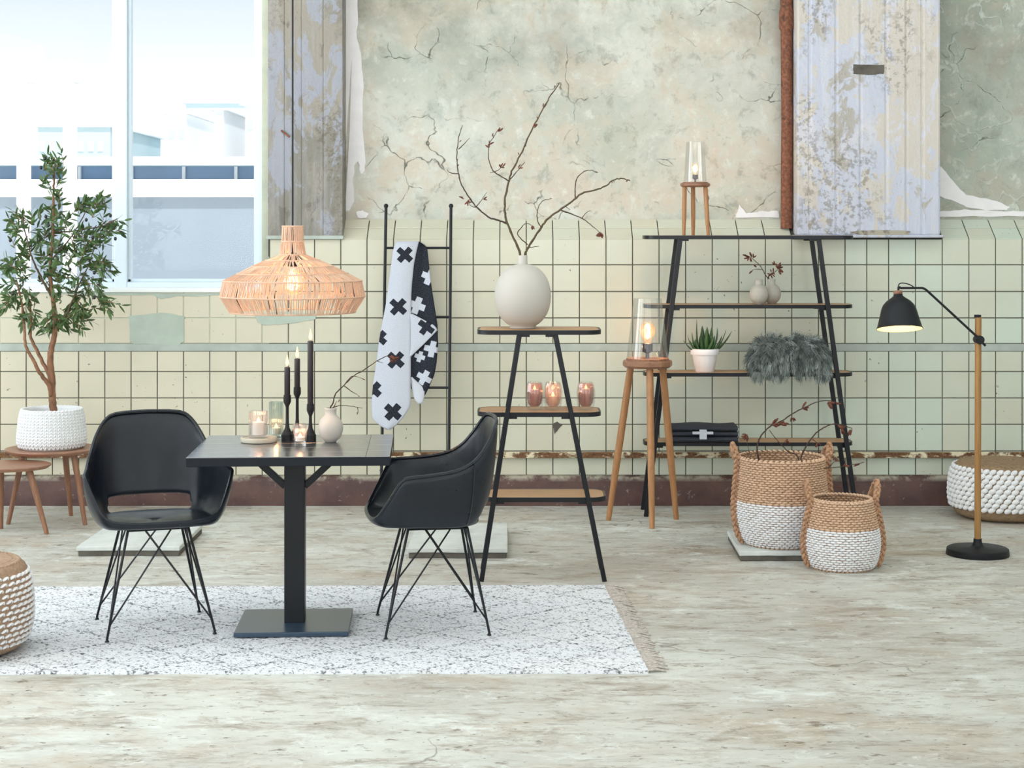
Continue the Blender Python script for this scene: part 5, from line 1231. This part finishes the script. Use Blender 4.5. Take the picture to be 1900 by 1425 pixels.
# foliage masses: centre px, half sizes, sprigs, drift of the sprigs
mass = [(101,305,20,22,10,(0,-1)), (97,345,18,26,6,(.2,-1)), (93,385,28,20,6,(0,-1)), (45,420,34,34,11,(-.4,-1)), (22,415,20,22,4,(-.8,-.5)), (115,425,40,30,14,(0,-1)),
        (165,385,24,16,9,(.7,-.7)), (190,372,12,10,3,(1,-.4)), (205,422,20,18,8,(.8,-.5)), (170,450,36,30,18,(.6,-.7)), (75,470,44,34,14,(-.4,-.8)), (120,480,42,36,18,(.1,-.8)),
        (182,490,26,20,12,(.8,.2)), (30,480,26,26,7,(-.8,-.3)), (18,510,22,22,7,(-.9,.2)), (70,530,40,30,8,(-.4,.2)), (120,535,30,30,11,(.2,-.3)), (170,530,22,24,11,(.4,.7)),
        (195,560,18,16,6,(.9,.5)), (40,562,34,24,9,(-.5,.7)), (60,590,26,16,6,(-.2,.9)), (110,585,26,22,9,(.0,.7)), (140,590,28,20,8,(.5,.7)), (10,560,16,18,4,(-.9,.4)), (95,600,16,14,5,(-.1,1)), (155,570,20,18,6,(.3,.8))]
for (mx, my, hx, hy, ns, dr) in mass:
    for _ in range(int(ns*1.25)):
        dpt = rl_.uniform(-.13, .13)
        b = op(mx + rl_.uniform(-1, 1)*hx*.8, my + rl_.uniform(-1, 1)*hy*.8, dpt)
        d = Vector((dr[0] + rl_.uniform(-.9, .9), rl_.uniform(-.6, .6), -dr[1] + rl_.uniform(-.7, .7))).normalized()
        Ls = rl_.uniform(.05, .10); pts = [b - d*Ls*.5, b, b + d*Ls*.5 + Vector((0, 0, -.006))]
        sprigs.tube(pts, [.0016, .0013, .0008], 4)
        for q in range(rl_.randint(5, 7)):
            u = q/6; p_ = pts[0] + (pts[2]-pts[0])*u; sd = d.cross(Vector((rl_.uniform(-1, 1), rl_.uniform(-1, 1), rl_.uniform(-1, 1)))).normalized()
            ld = (d*.8 + sd*(.95 if q < 6 else .2) + Vector((0, 0, -.1))).normalized()
            leaves.append((p_, ld, rl_.uniform(.040, .062), rl_.randrange(4), rl_.uniform(0, 2*PI)))
sprigs.build('sprigs', M['bark'], ol, world=True, smooth=True, kind='stuff')
leaves.sort(key=lambda e_: -e_[2] - (.02 if e_[0].y < YO_ else 0)); rest = MB()
for i, (p_, ld, Ls, k, rl2) in enumerate(leaves):
    x_ = ld.orthogonal().normalized(); x_.rotate(Matrix.Rotation(rl2, 3, ld)); z_ = x_.cross(ld)
    mt = Matrix((x_, ld, z_)).transposed().to_4x4(); mt = Matrix.Translation(p_ - ob_) @ mt @ Matrix.Scale(Ls, 4)
    if i < 300:
        o_ = bpy.data.objects.new('leaf', lm[k]); COL.objects.link(o_); o_.parent = ol; o_.matrix_basis = mt
    else:
        rest.add([mt @ v.co for v in lm[k].vertices], [tuple(f.vertices) for f in lm[k].polygons])
rest.build('small_leaves', M['olive'], ol, smooth=True, angle=180, kind='stuff')
for px, py in ((19,446),(85,402),(90,418),(160,408),(172,440),(214,443),(175,506),(175,552),(24,545),(76,311),(83,294),(205,400),(130,500)):
    c = op(px, py, -.12) - ob_; MB().blob(c, (.0085, 0, 0), (0, .0085, 0), (0, 0, .0105), 10, 8).build('olive_fruit', M['fruit'], ol, smooth=True)
